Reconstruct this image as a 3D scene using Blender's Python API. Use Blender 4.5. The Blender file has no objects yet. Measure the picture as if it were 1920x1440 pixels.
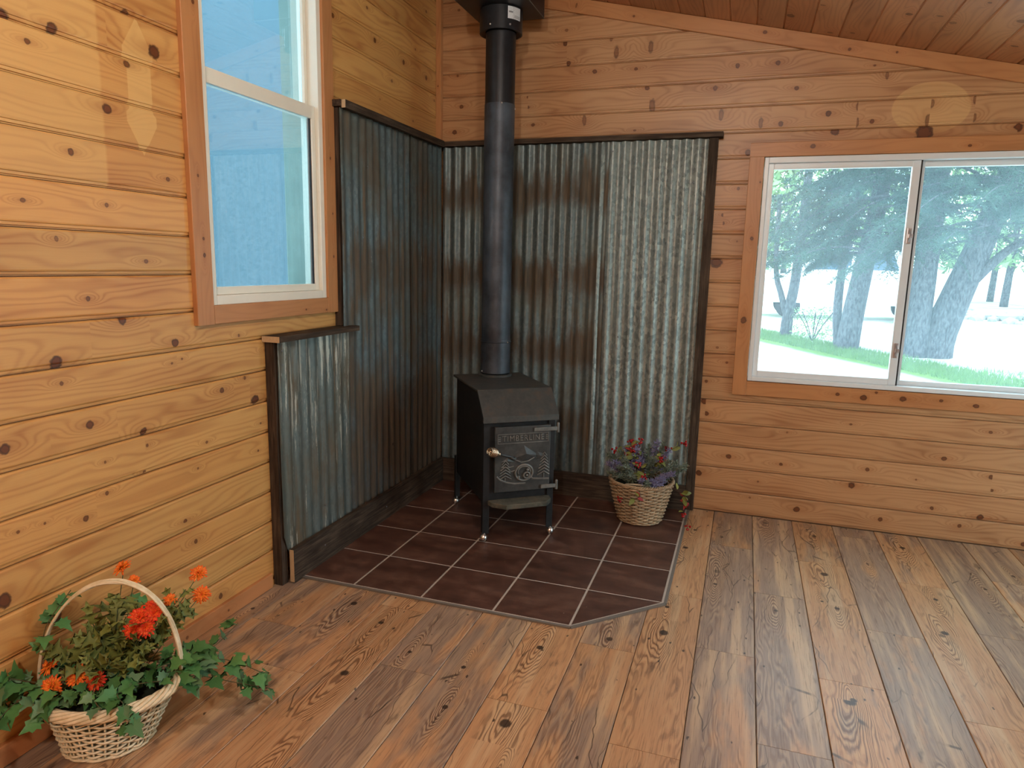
import bpy, bmesh, math, random
from mathutils import Vector, Matrix, Euler
import numpy as np

S = bpy.context.scene
COL = S.collection
PI = math.pi

# ------------------------------------------------------------------ camera
cam_d = bpy.data.cameras.new('camera')
cam = bpy.data.objects.new('camera', cam_d)
COL.objects.link(cam)
FPX = 1289.66
cam_d.sensor_width = 36.0
cam_d.lens = FPX / 1920 * 36.0
cam_d.clip_start = 0.05
cam_d.clip_end = 300
YAW, PITCH, ROLL = math.radians(-18.4517), math.radians(-9.8749), math.radians(1.2330)
_f = Vector((math.sin(YAW) * math.cos(PITCH), math.cos(YAW) * math.cos(PITCH), math.sin(PITCH)))
_r = Vector((math.cos(YAW), -math.sin(YAW), 0))
_u = _r.cross(_f)
_r2 = math.cos(ROLL) * _r + math.sin(ROLL) * _u
_u2 = -math.sin(ROLL) * _r + math.cos(ROLL) * _u
cam.matrix_world = Matrix(((_r2.x, _u2.x, -_f.x, 1.900), (_r2.y, _u2.y, -_f.y, -4.119), (_r2.z, _u2.z, -_f.z, 1.432), (0, 0, 0, 1)))
S.camera = cam

# ------------------------------------------------------------------ world, lamps, exposure
W = bpy.data.worlds.new('overcast_sky')
S.world = W
W.use_nodes = True
_bg = W.node_tree.nodes['Background']
_bg.inputs['Color'].default_value = (0.80, 0.94, 1.0, 1)
_bg.inputs['Strength'].default_value = 5.2
S.view_settings.view_transform = 'Standard'
S.view_settings.look = 'None'
S.view_settings.gamma = 1.0
S.view_settings.use_curve_mapping = False
S.view_settings.exposure = 0.14
S.cycles.max_bounces = 6
S.cycles.diffuse_bounces = 3
S.cycles.glossy_bounces = 3
S.cycles.transparent_max_bounces = 8
S.cycles.adaptive_threshold = 0.1
S.cycles.adaptive_min_samples = 16
S.cycles.sample_clamp_indirect = 8.0
S.cycles.use_denoising = True

def portal(name, loc, rot, sx, sy):
    l = bpy.data.lights.new(name, 'AREA')
    l.shape = 'RECTANGLE'; l.size = sx; l.size_y = sy
    l.cycles.is_portal = True
    o = bpy.data.objects.new(name, l); COL.objects.link(o)
    o.location = loc; o.rotation_euler = rot
    return o
portal('window_portal', (2.70, 0.23, 1.42), (-PI/2, 0, 0), 1.5, 1.24)
portal('door_portal', (4.78, -1.30, 1.0), (0, PI/2, 0), 1.94, 1.84)

FILL_LAMPS = [(1.6, -2.65), (1.7, -5.0)]       # added fill lamps, out of view, to brighten the room
for k, (lx, ly) in enumerate(FILL_LAMPS):
    l = bpy.data.lights.new('fill_lamp_bulb', 'POINT'); l.energy = (36, 104)[k]; l.color = (1.0, .94, .85); l.shadow_soft_size = .10
    o = bpy.data.objects.new('fill_lamp_bulb', l); COL.objects.link(o); o.location = (lx, ly, 3.125 - .227 * lx - .235)

# ------------------------------------------------------------------ helpers
def link(o, parent=None):
    COL.objects.link(o)
    if parent is not None:
        o.parent = parent
    return o

def mesh_obj(name, verts, faces, mat=None, parent=None, smooth=False):
    me = bpy.data.meshes.new(name)
    me.from_pydata([tuple(v) for v in verts], [], faces)
    me.update()
    if mat is not None:
        for m in (mat if isinstance(mat, (list, tuple)) else [mat]):
            me.materials.append(m)
    if smooth:
        me.shade_smooth()
    return link(bpy.data.objects.new(name, me), parent)

def empty(name, loc=(0, 0, 0), rz=0.0):
    o = bpy.data.objects.new(name, None)
    o.empty_display_size = 0.1
    o.location = loc; o.rotation_euler = (0, 0, rz)
    return link(o)

def tag(o, label=None, cat=None, group=None, kind=None):
    if label: o['label'] = label
    if cat: o['category'] = cat
    if group: o['group'] = group
    if kind: o['kind'] = kind
    return o

class MB:
    """collects geometry for ONE mesh"""
    def __init__(s): s.v = []; s.f = []; s.mi = []
    def add(s, vs, fs, mi=0):
        b = len(s.v); s.v += [tuple(v) for v in vs]
        s.f += [tuple(i + b for i in f) for f in fs]; s.mi += [mi] * len(fs)
    def box(s, x0, x1, y0, y1, z0, z1, mi=0, bev=0.0):
        if bev > 0:
            bm = bmesh.new(); bmesh.ops.create_cube(bm, size=1)
            bmesh.ops.scale(bm, vec=(x1 - x0, y1 - y0, z1 - z0), verts=bm.verts)
            bmesh.ops.translate(bm, vec=((x0 + x1) / 2, (y0 + y1) / 2, (z0 + z1) / 2), verts=bm.verts)
            bmesh.ops.bevel(bm, geom=bm.edges[:], offset=bev, segments=2, profile=0.7, affect='EDGES')
            s.bm(bm, mi); return
        s.add([(x0, y0, z0), (x1, y0, z0), (x1, y1, z0), (x0, y1, z0), (x0, y0, z1), (x1, y0, z1), (x1, y1, z1), (x0, y1, z1)],
              [(0, 3, 2, 1), (4, 5, 6, 7), (0, 1, 5, 4), (1, 2, 6, 5), (2, 3, 7, 6), (3, 0, 4, 7)], mi)
    def bm(s, bm, mi=0):
        bm.verts.index_update()
        s.add([v.co[:] for v in bm.verts], [[v.index for v in f.verts] for f in bm.faces], mi); bm.free()
    def prism(s, poly, z0, z1, mi=0, axis='z'):
        n = len(poly)
        def P(a, b, c): return {'z': (a, b, c), 'x': (c, a, b), 'y': (a, c, b)}[axis]
        s.add([P(a, b, z0) for a, b in poly] + [P(a, b, z1) for a, b in poly],
              [tuple(range(n))[::-1], tuple(range(n, 2 * n))] + [(i, (i + 1) % n, n + (i + 1) % n, n + i) for i in range(n)], mi)
    def tube(s, pts, r, sides=6, closed=False, r1=None, mi=0, caps=True):
        pts = [Vector(p) for p in pts]; n = len(pts)
        ring = []; up = Vector((0.13, 0.21, 1)).normalized(); prev = None
        for i, p in enumerate(pts):
            a = pts[(i - 1) % n] if (closed or i > 0) else p
            b = pts[(i + 1) % n] if (closed or i < n - 1) else p
            t = (b - a)
            t = t.normalized() if t.length > 1e-9 else Vector((0, 0, 1))
            if prev is None:
                nx = t.cross(up)
                if nx.length < 1e-3: nx = t.cross(Vector((1, 0, 0)))
                nx.normalize()
            else:
                nx = prev - t * prev.dot(t)
                nx = nx.normalized() if nx.length > 1e-6 else t.orthogonal().normalized()
            prev = nx; ny = t.cross(nx)
            rr = r[i] if isinstance(r, (list, tuple)) else (r if r1 is None else r + (r1 - r) * i / max(1, n - 1))
            ring.append([p + nx * (rr * math.cos(2 * PI * k / sides)) + ny * (rr * math.sin(2 * PI * k / sides)) for k in range(sides)])
        vs = [v for q in ring for v in q]; fs = []
        for i in range(n if closed else n - 1):
            j = (i + 1) % n
            for k in range(sides):
                l = (k + 1) % sides
                fs.append((i * sides + k, i * sides + l, j * sides + l, j * sides + k))
        if caps and not closed:
            fs.append(tuple(range(sides))[::-1]); fs.append(tuple(range((n - 1) * sides, n * sides)))
        s.add(vs, fs, mi)
    def lathe(s, prof, seg=32, c=(0, 0, 0), mi=0, sx=1.0, sy=1.0):
        n = len(prof); vs = []; fs = []
        for r, z in prof:
            for k in range(seg):
                a = 2 * PI * k / seg
                vs.append((c[0] + r * sx * math.cos(a), c[1] + r * sy * math.sin(a), c[2] + z))
        for i in range(n - 1):
            for k in range(seg):
                l = (k + 1) % seg
                fs.append((i * seg + k, i * seg + l, (i + 1) * seg + l, (i + 1) * seg + k))
        s.add(vs, fs, mi)
    def disc(s, r, z, seg=32, c=(0, 0), up=True, mi=0):
        vs = [(c[0] + r * math.cos(2 * PI * k / seg), c[1] + r * math.sin(2 * PI * k / seg), z) for k in range(seg)]
        s.add(vs, [tuple(range(seg)) if up else tuple(range(seg))[::-1]], mi)
    def sphere(s, c, r, seg=12, rings=8, sc=(1, 1, 1), mi=0):
        vs = [(c[0], c[1], c[2] - r * sc[2])]; fs = []
        for i in range(1, rings):
            ph = PI * i / rings
            for k in range(seg):
                a = 2 * PI * k / seg
                vs.append((c[0] + r * sc[0] * math.sin(ph) * math.cos(a), c[1] + r * sc[1] * math.sin(ph) * math.sin(a), c[2] - r * sc[2] * math.cos(ph)))
        vs.append((c[0], c[1], c[2] + r * sc[2])); e = len(vs) - 1
        for k in range(seg):
            l = (k + 1) % seg
            fs.append((0, 1 + l, 1 + k)); fs.append((e, 1 + (rings - 2) * seg + k, 1 + (rings - 2) * seg + l))
            for i in range(rings - 2):
                fs.append((1 + i * seg + k, 1 + i * seg + l, 1 + (i + 1) * seg + l, 1 + (i + 1) * seg + k))
        s.add(vs, fs, mi)
    def build(s, name, mat, parent=None, smooth=False, angle=None):
        o = mesh_obj(name, s.v, s.f, mat, parent)
        me = o.data
        if any(s.mi): me.polygons.foreach_set('material_index', s.mi)
        if smooth:
            me.shade_smooth()
            if angle:
                me.set_sharp_from_angle(angle=math.radians(angle))
        return o

# ------------------------------------------------------------------ node helper
class G:
    def __init__(s, name):
        s.m = bpy.data.materials.new(name); s.m.use_nodes = True
        s.t = s.m.node_tree; s.t.nodes.clear()
        s.out = s.t.nodes.new('ShaderNodeOutputMaterial')
        s.p = s.t.nodes.new('ShaderNodeBsdfPrincipled')
        s.t.links.new(s.p.outputs[0], s.out.inputs[0])
    def set(s, sock, v):
        if isinstance(v, bpy.types.NodeSocket): s.t.links.new(v, sock)
        elif v is not None:
            if isinstance(v, (tuple, list)) and len(v) == 3 and len(getattr(sock, 'default_value', (0,) * 3)) == 4: v = (*v, 1)
            sock.default_value = v
    def M(s, op, a, b=None, c=None, clamp=False):
        n = s.t.nodes.new('ShaderNodeMath'); n.operation = op; n.use_clamp = clamp
        s.set(n.inputs[0], a); s.set(n.inputs[1], b)
        if c is not None: s.set(n.inputs[2], c)
        return n.outputs[0]
    def sstep(s, x, a, b):
        n = s.t.nodes.new('ShaderNodeMapRange'); n.interpolation_type = 'SMOOTHSTEP'
        s.set(n.inputs['Value'], x); s.set(n.inputs['From Min'], a); s.set(n.inputs['From Max'], b)
        return n.outputs[0]
    def mix(s, f, a, b, mode='MIX'):
        n = s.t.nodes.new('ShaderNodeMix'); n.data_type = 'RGBA'; n.blend_type = mode; n.clamp_factor = True
        s.set(n.inputs[0], f); s.set(n.inputs[6], a); s.set(n.inputs[7], b)
        return n.outputs[2]
    def sep(s, v):
        n = s.t.nodes.new('ShaderNodeSeparateXYZ'); s.set(n.inputs[0], v); return n.outputs
    def comb(s, x, y, z=0.0):
        n = s.t.nodes.new('ShaderNodeCombineXYZ'); s.set(n.inputs[0], x); s.set(n.inputs[1], y); s.set(n.inputs[2], z); return n.outputs[0]
    def noise(s, v, scale=1.0, detail=3, rough=0.55, dist=0.0):
        n = s.t.nodes.new('ShaderNodeTexNoise'); n.noise_dimensions = '3D'
        s.set(n.inputs['Vector'], v); n.inputs['Scale'].default_value = scale; n.inputs['Detail'].default_value = detail
        n.inputs['Roughness'].default_value = rough; n.inputs['Distortion'].default_value = dist
        return n.outputs[0]
    def voro(s, v, scale=1.0, feature='F1', out='Distance', rnd=1.0):
        n = s.t.nodes.new('ShaderNodeTexVoronoi'); n.feature = feature
        s.set(n.inputs['Vector'], v); n.inputs['Scale'].default_value = scale; n.inputs['Randomness'].default_value = rnd
        return n.outputs[out]
    def attr(s, name):
        n = s.t.nodes.new('ShaderNodeAttribute'); n.attribute_name = name; return n.outputs['Vector']
    def obj(s): return s.t.nodes.new('ShaderNodeTexCoord').outputs['Object']
    def pos(s): return s.t.nodes.new('ShaderNodeNewGeometry').outputs['Position']
    def rnd(s): return s.t.nodes.new('ShaderNodeObjectInfo').outputs['Random']
    def ramp(s, f, stops):
        n = s.t.nodes.new('ShaderNodeValToRGB'); e = n.color_ramp.elements
        while len(e) < len(stops): e.new(0.5)
        for q, (p, c) in zip(e, stops): q.position = p; q.color = (*c, 1)
        s.set(n.inputs[0], f); return n.outputs[0]
    def bump(s, h, strength=0.3, dist=0.002):
        n = s.t.nodes.new('ShaderNodeBump'); n.inputs['Strength'].default_value = strength; n.inputs['Distance'].default_value = dist
        s.set(n.inputs['Height'], h); s.t.links.new(n.outputs[0], s.p.inputs['Normal'])
    def fin(s, color=None, rough=0.5, metal=0.0, spec=None, **kw):
        s.set(s.p.inputs['Base Color'], color); s.set(s.p.inputs['Roughness'], rough); s.set(s.p.inputs['Metallic'], metal)
        if spec is not None: s.p.inputs['Specular IOR Level'].default_value = spec
        for k, v in kw.items(): s.set(s.p.inputs[k.replace('_', ' ')], v)
        return s.m

def srgb(r, g, b):
    f = lambda c: (c / 255 / 12.92) if c / 255 <= 0.04045 else ((c / 255 + 0.055) / 1.055) ** 2.4
    return (f(r), f(g), f(b))

def simple(name, rgb, rough=0.5, metal=0.0, var=0.15, scale=20.0, bump=0.0, spec=None):
    g = G(name); n = g.noise(g.obj(), scale, 4)
    k = g.M('MULTIPLY_ADD', n, 2 * var, 1 - var)
    c = g.mix(1.0, rgb, g.comb(k, k, k), 'MULTIPLY')
    if bump: g.bump(n, bump, 0.002)
    return g.fin(c, rough, metal, spec)

# ------------------------------------------------------------------ wood with knots (attributes say where each knot sits)
def pine(name, light, dark, knot, ringfreq=38.0, contrast=0.55, rough=0.42, fade=None):
    g = G(name); oc = g.obj(); x, y, _ = g.sep(oc)
    ku, kv, ks = g.sep(g.attr('kn')); ka, kd, _ = g.sep(g.attr('kb')); seed, tone, kind = g.sep(g.attr('bd'))
    ks = g.M('MAXIMUM', ks, 0.0008); ka = g.M('MAXIMUM', ka, 0.2)
    ux = g.M('MULTIPLY_ADD', seed, 17.3, x)
    warp = g.noise(g.comb(g.M('MULTIPLY', ux, 1.1), g.M('MULTIPLY', y, 7.0), seed), 1.0, 2)
    big = g.noise(g.comb(g.M('MULTIPLY', ux, 2.2), g.M('MULTIPLY', y, 9.0), g.M('ADD', seed, 5.0)), 1.0, 2)
    du = g.M('DIVIDE', g.M('SUBTRACT', x, ku), g.M('MULTIPLY', ks, ka))
    dv = g.M('DIVIDE', g.M('SUBTRACT', y, kv), ks)
    dv2 = g.M('MULTIPLY', dv, dv)
    d2 = g.M('MULTIPLY_ADD', du, du, dv2)
    dul = g.M('MULTIPLY', du, 0.33)
    d3 = g.M('MULTIPLY_ADD', dul, dul, dv2)
    bend = g.M('POWER', 2.718, g.M('MULTIPLY', d3, -0.22))
    halo = g.M('POWER', 2.718, g.M('MULTIPLY', d3, -0.5))
    ring = g.M('ADD', g.M('MULTIPLY', y, ringfreq), g.M('ADD', g.M('MULTIPLY', warp, 9.0), g.M('MULTIPLY', bend, 4.2)))
    rs = g.M('MULTIPLY_ADD', g.M('SINE', g.M('MULTIPLY', ring, 6.2832)), 0.5, 0.5)
    rs = g.M('POWER', rs, 2.5)
    fib = g.noise(g.comb(g.M('MULTIPLY', ux, 7.0), g.M('MULTIPLY', y, 330.0), seed), 1.0, 2)
    f = g.M('MULTIPLY', rs, g.M('MULTIPLY_ADD', big, contrast, contrast * 0.25))
    f = g.M('ADD', f, g.M('MULTIPLY', g.M('SUBTRACT', fib, 0.5), 0.35))
    f = g.M('ADD', f, g.M('MULTIPLY_ADD', g.sstep(big, 0.45, 0.72), 0.34, 0.04), clamp=True)
    c = g.mix(f, light, dark)
    c = g.mix(1.0, c, g.comb(tone, g.M('MULTIPLY', tone, g.M('MULTIPLY_ADD', kind, 0.14, 0.93)), g.M('MULTIPLY', tone, g.M('MULTIPLY_ADD', kind, 0.24, 0.88))), 'MULTIPLY')
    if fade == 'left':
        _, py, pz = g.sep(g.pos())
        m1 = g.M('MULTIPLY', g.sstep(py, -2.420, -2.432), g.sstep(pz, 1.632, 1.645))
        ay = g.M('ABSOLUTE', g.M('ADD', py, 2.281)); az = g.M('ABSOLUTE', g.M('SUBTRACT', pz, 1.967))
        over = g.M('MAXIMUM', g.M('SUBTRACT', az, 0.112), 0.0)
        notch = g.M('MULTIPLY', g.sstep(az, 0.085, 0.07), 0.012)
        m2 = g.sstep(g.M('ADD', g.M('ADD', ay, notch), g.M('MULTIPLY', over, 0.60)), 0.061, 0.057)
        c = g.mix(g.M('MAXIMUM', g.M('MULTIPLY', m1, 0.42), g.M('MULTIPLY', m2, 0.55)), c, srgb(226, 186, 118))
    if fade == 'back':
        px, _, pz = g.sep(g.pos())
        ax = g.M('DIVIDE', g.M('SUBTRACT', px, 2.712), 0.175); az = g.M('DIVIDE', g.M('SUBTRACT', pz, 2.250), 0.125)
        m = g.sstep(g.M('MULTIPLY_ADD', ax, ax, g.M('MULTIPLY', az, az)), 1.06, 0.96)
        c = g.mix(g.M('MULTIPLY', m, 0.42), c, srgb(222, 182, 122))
    c = g.mix(g.M('MULTIPLY', halo, g.M('MULTIPLY', kd, 0.5)), c, knot[1])
    nd = g.M('ADD', g.M('SQRT', d2), g.M('MULTIPLY', g.M('SUBTRACT', g.noise(g.comb(g.M('MULTIPLY', x, 60.0), g.M('MULTIPLY', y, 60.0), seed), 1.0, 2), 0.5), 0.9))
    core = g.sstep(nd, 1.05, 0.8)
    edge = g.M('MULTIPLY', g.sstep(nd, 1.3, 1.0), g.sstep(nd, 0.55, 0.95))
    c = g.mix(g.M('MULTIPLY', core, kd), c, knot[0])
    c = g.mix(g.M('MULTIPLY', edge, g.M('MULTIPLY', kd, 0.75)), c, knot[2])
    g.bump(g.M('ADD', fib, g.M('MULTIPLY', rs, 0.4)), 0.12, 0.001)
    return g.fin(c, rough, 0.0, 0.45)

KN = (srgb(104, 56, 26), srgb(150, 86, 38), srgb(52, 27, 14))
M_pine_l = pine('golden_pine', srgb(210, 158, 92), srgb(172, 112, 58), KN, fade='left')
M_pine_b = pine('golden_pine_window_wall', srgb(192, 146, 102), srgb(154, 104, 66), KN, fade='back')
M_pine_c = pine('ceiling_pine', srgb(180, 122, 80), srgb(142, 88, 54), KN)
M_pine_t = pine('casing_pine', srgb(188, 132, 84), srgb(160, 104, 62), KN, ringfreq=30, contrast=0.35)
M_pine_base = pine('baseboard_pine', srgb(196, 134, 86), srgb(172, 110, 64), KN, ringfreq=30, contrast=0.3)

def plank_mat():
    g = G('rustic_plank'); oc = g.obj(); x, y, _ = g.sep(oc)
    ku, kv, ks = g.sep(g.attr('kn')); ka, kd, _ = g.sep(g.attr('kb')); seed, tone, kind = g.sep(g.attr('bd'))
    ks = g.M('MAXIMUM', ks, 0.0008); ka = g.M('MAXIMUM', ka, 0.2)
    ux = g.M('MULTIPLY_ADD', seed, 23.7, x)
    warp = g.noise(g.comb(g.M('MULTIPLY', ux, 1.6), g.M('MULTIPLY', y, 9.0), seed), 1.0, 3)
    patch = g.noise(g.comb(g.M('MULTIPLY', ux, 2.4), g.M('MULTIPLY', y, 9.0), g.M('ADD', seed, 3.0)), 1.0, 4)
    strip = g.noise(g.comb(g.M('MULTIPLY', ux, 0.9), g.M('MULTIPLY', y, 15.0), g.M('ADD', seed, 9.0)), 1.0, 2)
    du = g.M('DIVIDE', g.M('SUBTRACT', x, ku), g.M('MULTIPLY', ks, ka)); dv = g.M('DIVIDE', g.M('SUBTRACT', y, kv), ks)
    dv2 = g.M('MULTIPLY', dv, dv); d2 = g.M('MULTIPLY_ADD', du, du, dv2)
    dul = g.M('MULTIPLY', du, 0.24); d3 = g.M('MULTIPLY_ADD', dul, dul, dv2)
    bend = g.M('POWER', 2.718, g.M('MULTIPLY', d3, -0.10))
    ring = g.M('ADD', g.M('MULTIPLY', y, 46.0), g.M('ADD', g.M('MULTIPLY', warp, 13.0), g.M('MULTIPLY', bend, 8.0)))
    rs = g.M('MULTIPLY_ADD', g.M('SINE', g.M('MULTIPLY', ring, 6.2832)), 0.5, 0.5)
    fib = g.noise(g.comb(g.M('MULTIPLY', ux, 9.0), g.M('MULTIPLY', y, 260.0), seed), 1.0, 4, 0.65)
    orange, grey, tan = srgb(188, 143, 102), srgb(147, 124, 106), srgb(202, 170, 132)
    pw = g.M('ADD', patch, g.M('MULTIPLY', g.M('SUBTRACT', kind, 0.5), 0.44))
    base = g.mix(g.sstep(pw, 0.42, 0.60), orange, grey)
    base = g.mix(g.M('MULTIPLY', g.sstep(strip, 0.5, 0.68), 0.75), base, tan)
    bold = g.M('MULTIPLY_ADD', g.sstep(bend, 0.04, 0.5), 0.95, g.M('MULTIPLY', g.sstep(strip, 0.52, 0.42), 0.5), clamp=True)
    line = g.M('MULTIPLY', g.sstep(rs, 0.55, 0.95), bold)
    cream = g.M('MULTIPLY', g.sstep(rs, 0.35, 0.1), bold)
    c = g.mix(g.M('MULTIPLY', cream, 0.40), base, srgb(214, 178, 130))
    c = g.mix(g.M('MULTIPLY', line, 0.70), c, srgb(98, 62, 40))
    c = g.mix(g.M('MULTIPLY', g.sstep(fib, 0.5, 0.74), 0.62), c, srgb(88, 64, 46))
    c = g.mix(g.M('MULTIPLY', g.sstep(fib, 0.46, 0.25), 0.3), c, srgb(206, 170, 126))
    smudge = g.noise(g.comb(g.M('MULTIPLY', ux, 6.0), g.M('MULTIPLY', y, 20.0), g.M('ADD', seed, 13.0)), 1.0, 5, 0.6)
    c = g.mix(g.M('MULTIPLY', g.sstep(smudge, 0.60, 0.74), 0.6), c, srgb(82, 64, 52))
    spk = g.voro(g.comb(g.M('MULTIPLY', ux, 9.0), g.M('MULTIPLY', y, 17.0), seed), 1.0)
    spk = g.M('ADD', spk, g.M('MULTIPLY', g.M('SUBTRACT', g.noise(g.comb(g.M('MULTIPLY', ux, 70.0), g.M('MULTIPLY', y, 150.0), seed), 1.0, 2), 0.5), 0.16))
    c = g.mix(g.M('MULTIPLY', g.sstep(spk, 0.085, 0.05), 0.85), c, srgb(46, 35, 28))
    crk = g.voro(g.comb(g.M('MULTIPLY', ux, 1.6), g.M('MULTIPLY_ADD', g.noise(g.comb(g.M('MULTIPLY', ux, 5.0), 0.0, seed), 1.0, 2), 1.4, g.M('MULTIPLY', y, 13.0)), seed), 1.0, 'DISTANCE_TO_EDGE')
    crm = g.M('MULTIPLY', g.sstep(crk, 0.016, 0.004), g.sstep(patch, 0.48, 0.6))
    c = g.mix(g.M('MULTIPLY', crm, 0.75), c, srgb(58, 42, 32))
    nd = g.M('ADD', g.M('SQRT', d2), g.M('MULTIPLY', g.M('SUBTRACT', smudge, 0.5), 1.6))
    c = g.mix(g.M('MULTIPLY', g.sstep(nd, 1.25, 0.7), g.M('MULTIPLY', kd, 0.92)), c, srgb(48, 34, 26))
    c = g.mix(1.0, c, g.comb(tone, tone, tone), 'MULTIPLY')
    g.bump(g.M('SUBTRACT', fib, g.M('MULTIPLY', line, 0.5)), 0.15, 0.0008)
    return g.fin(c, g.M('MULTIPLY_ADD', fib, 0.18, 0.33), 0.0, 0.5)
M_plank = plank_mat()

def board(name, prof, u0, u1, mat4, mat, parent, knots=(), seed=0.0, tone=1.0, kind=0.5, trimline=None):
    """extruded profile [(v, depth)] along local x from u0 to u1; knots [(u, v, size, aspect, dark)]"""
    kn = sorted([k for k in knots if u0 - 0.1 < k[0] < u1 + 0.1])
    cuts = [u0] + [min(max((a[0] + b[0]) / 2, u0), u1) for a, b in zip(kn, kn[1:])] + [u1]
    cuts = [c for i, c in enumerate(cuts) if i == 0 or c > cuts[i - 1] + 1e-5]
    if cuts[-1] < u1: cuts.append(u1)
    n = len(prof); vs = []; fs = []; fk = []
    for c in cuts:
        vs += [(c, v, d) for v, d in prof]
    for i in range(len(cuts) - 1):
        mid = (cuts[i] + cuts[i + 1]) / 2
        k = min(kn, key=lambda q: abs(q[0] - mid)) if kn else (u0 - 50, 0, 0.001, 1, 0)
        for j in range(n):
            l = (j + 1) % n
            fs.append((i * n + j, (i + 1) * n + j, (i + 1) * n + l, i * n + l)); fk.append(k)
    e = (len(cuts) - 1) * n
    fs.append(tuple(range(n))); fk.append((u0 - 50, 0, 0.001, 1, 0))
    fs.append(tuple(range(e, e + n))[::-1]); fk.append((u0 - 50, 0, 0.001, 1, 0))
    if trimline:
        vs = [(min(max(x, trimline(v)[0]), trimline(v)[1]), v, d) for x, v, d in vs]
    o = mesh_obj(name, vs, fs, mat, parent)
    me = o.data
    a = me.attributes.new('kn', 'FLOAT_VECTOR', 'FACE'); a.data.foreach_set('vector', [q for k in fk for q in (k[0], k[1], k[2])])
    a = me.attributes.new('kb', 'FLOAT_VECTOR', 'FACE'); a.data.foreach_set('vector', [q for k in fk for q in (k[3], k[4], 0)])
    a = me.attributes.new('bd', 'FLOAT_VECTOR', 'FACE'); a.data.foreach_set('vector', [q for k in fk for q in (seed, tone, kind)])
    o.matrix_basis = mat4
    return o

def frame(origin, X, Y):
    X = Vector(X).normalized(); Y = Vector(Y).normalized(); Z = X.cross(Y)
    return Matrix(((X.x, Y.x, Z.x, origin[0]), (X.y, Y.y, Z.y, origin[1]), (X.z, Y.z, Z.z, origin[2]), (0, 0, 0, 1)))

PITCH_B = 0.1353
def lap(p): return [(0.0, -0.013), (0.0, -0.010), (0.0035, -0.010), (0.0045, -0.0050), (0.0125, -0.0045), (0.0140, -0.0012), (0.0180, 0.0), (p - 0.008, 0.0), (p - 0.0030, -0.0035), (p - 0.0022, -0.013)][::-1]
CEIL0, CSL = 3.125, 0.227
def ceil_z(x): return CEIL0 - CSL * x
RX, FY = 4.6, -6.2      # far sides of the room

LK = [(-2.709, 2.045, 0.0208), (-2.572, 2.058, 0.0176), (-2.313, 2.178, 0.0148), (-2.214, 2.094, 0.0258), (-2.327, 2.027, 0.0125), (-2.41, 1.876, 0.0161), (-2.189, 1.693, 0.0084), (-2.304, 1.416, 0.0081), (-2.413, 1.228, 0.0179), (-2.202, 1.133, 0.0168), (-2.651, 1.118, 0.0244), (-2.705, 1.577, 0.0074), (-2.439, 1.586, 0.0079), (-2.531, 1.301, 0.0096), (-2.547, 1.728, 0.0116), (-2.641, 1.056, 0.0073), (-2.561, 0.913, 0.0151), (-2.823, 0.901, 0.0178), (-1.985, 0.925, 0.0122), (-1.797, 0.854, 0.0221), (-1.853, 0.954, 0.009), (-2.222, 1.062, 0.0049), (-2.175, 1.072, 0.005), (-2.518, 0.781, 0.0062), (-2.367, 0.705, 0.0065), (-2.352, 0.795, 0.0064), (-2.079, 0.74, 0.0069), (-2.521, 0.678, 0.0078), (-2.812, 0.656, 0.0059), (-2.733, 0.653, 0.0052), (-2.162, 0.374, 0.0106), (-2.13, 0.651, 0.0052), (-2.361, 0.846, 0.016), (-1.768, 0.748, 0.0056), (-1.791, 0.634, 0.0056), (-2.602, 0.621, 0.0108), (-2.869, 0.474, 0.0251), (-2.05, 0.099, 0.0127), (-2.311, 0.293, 0.0091), (-2.918, 0.028, 0.015), (-2.723, 0.353, 0.0164), (-0.769, 2.549, 0.0145), (-0.453, 2.527, 0.0155), (-1.152, 2.545, 0.0117), (-0.165, 2.516, 0.0143), (-1.189, 2.286, 0.0081), (-0.843, 2.68, 0.009)]
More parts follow.
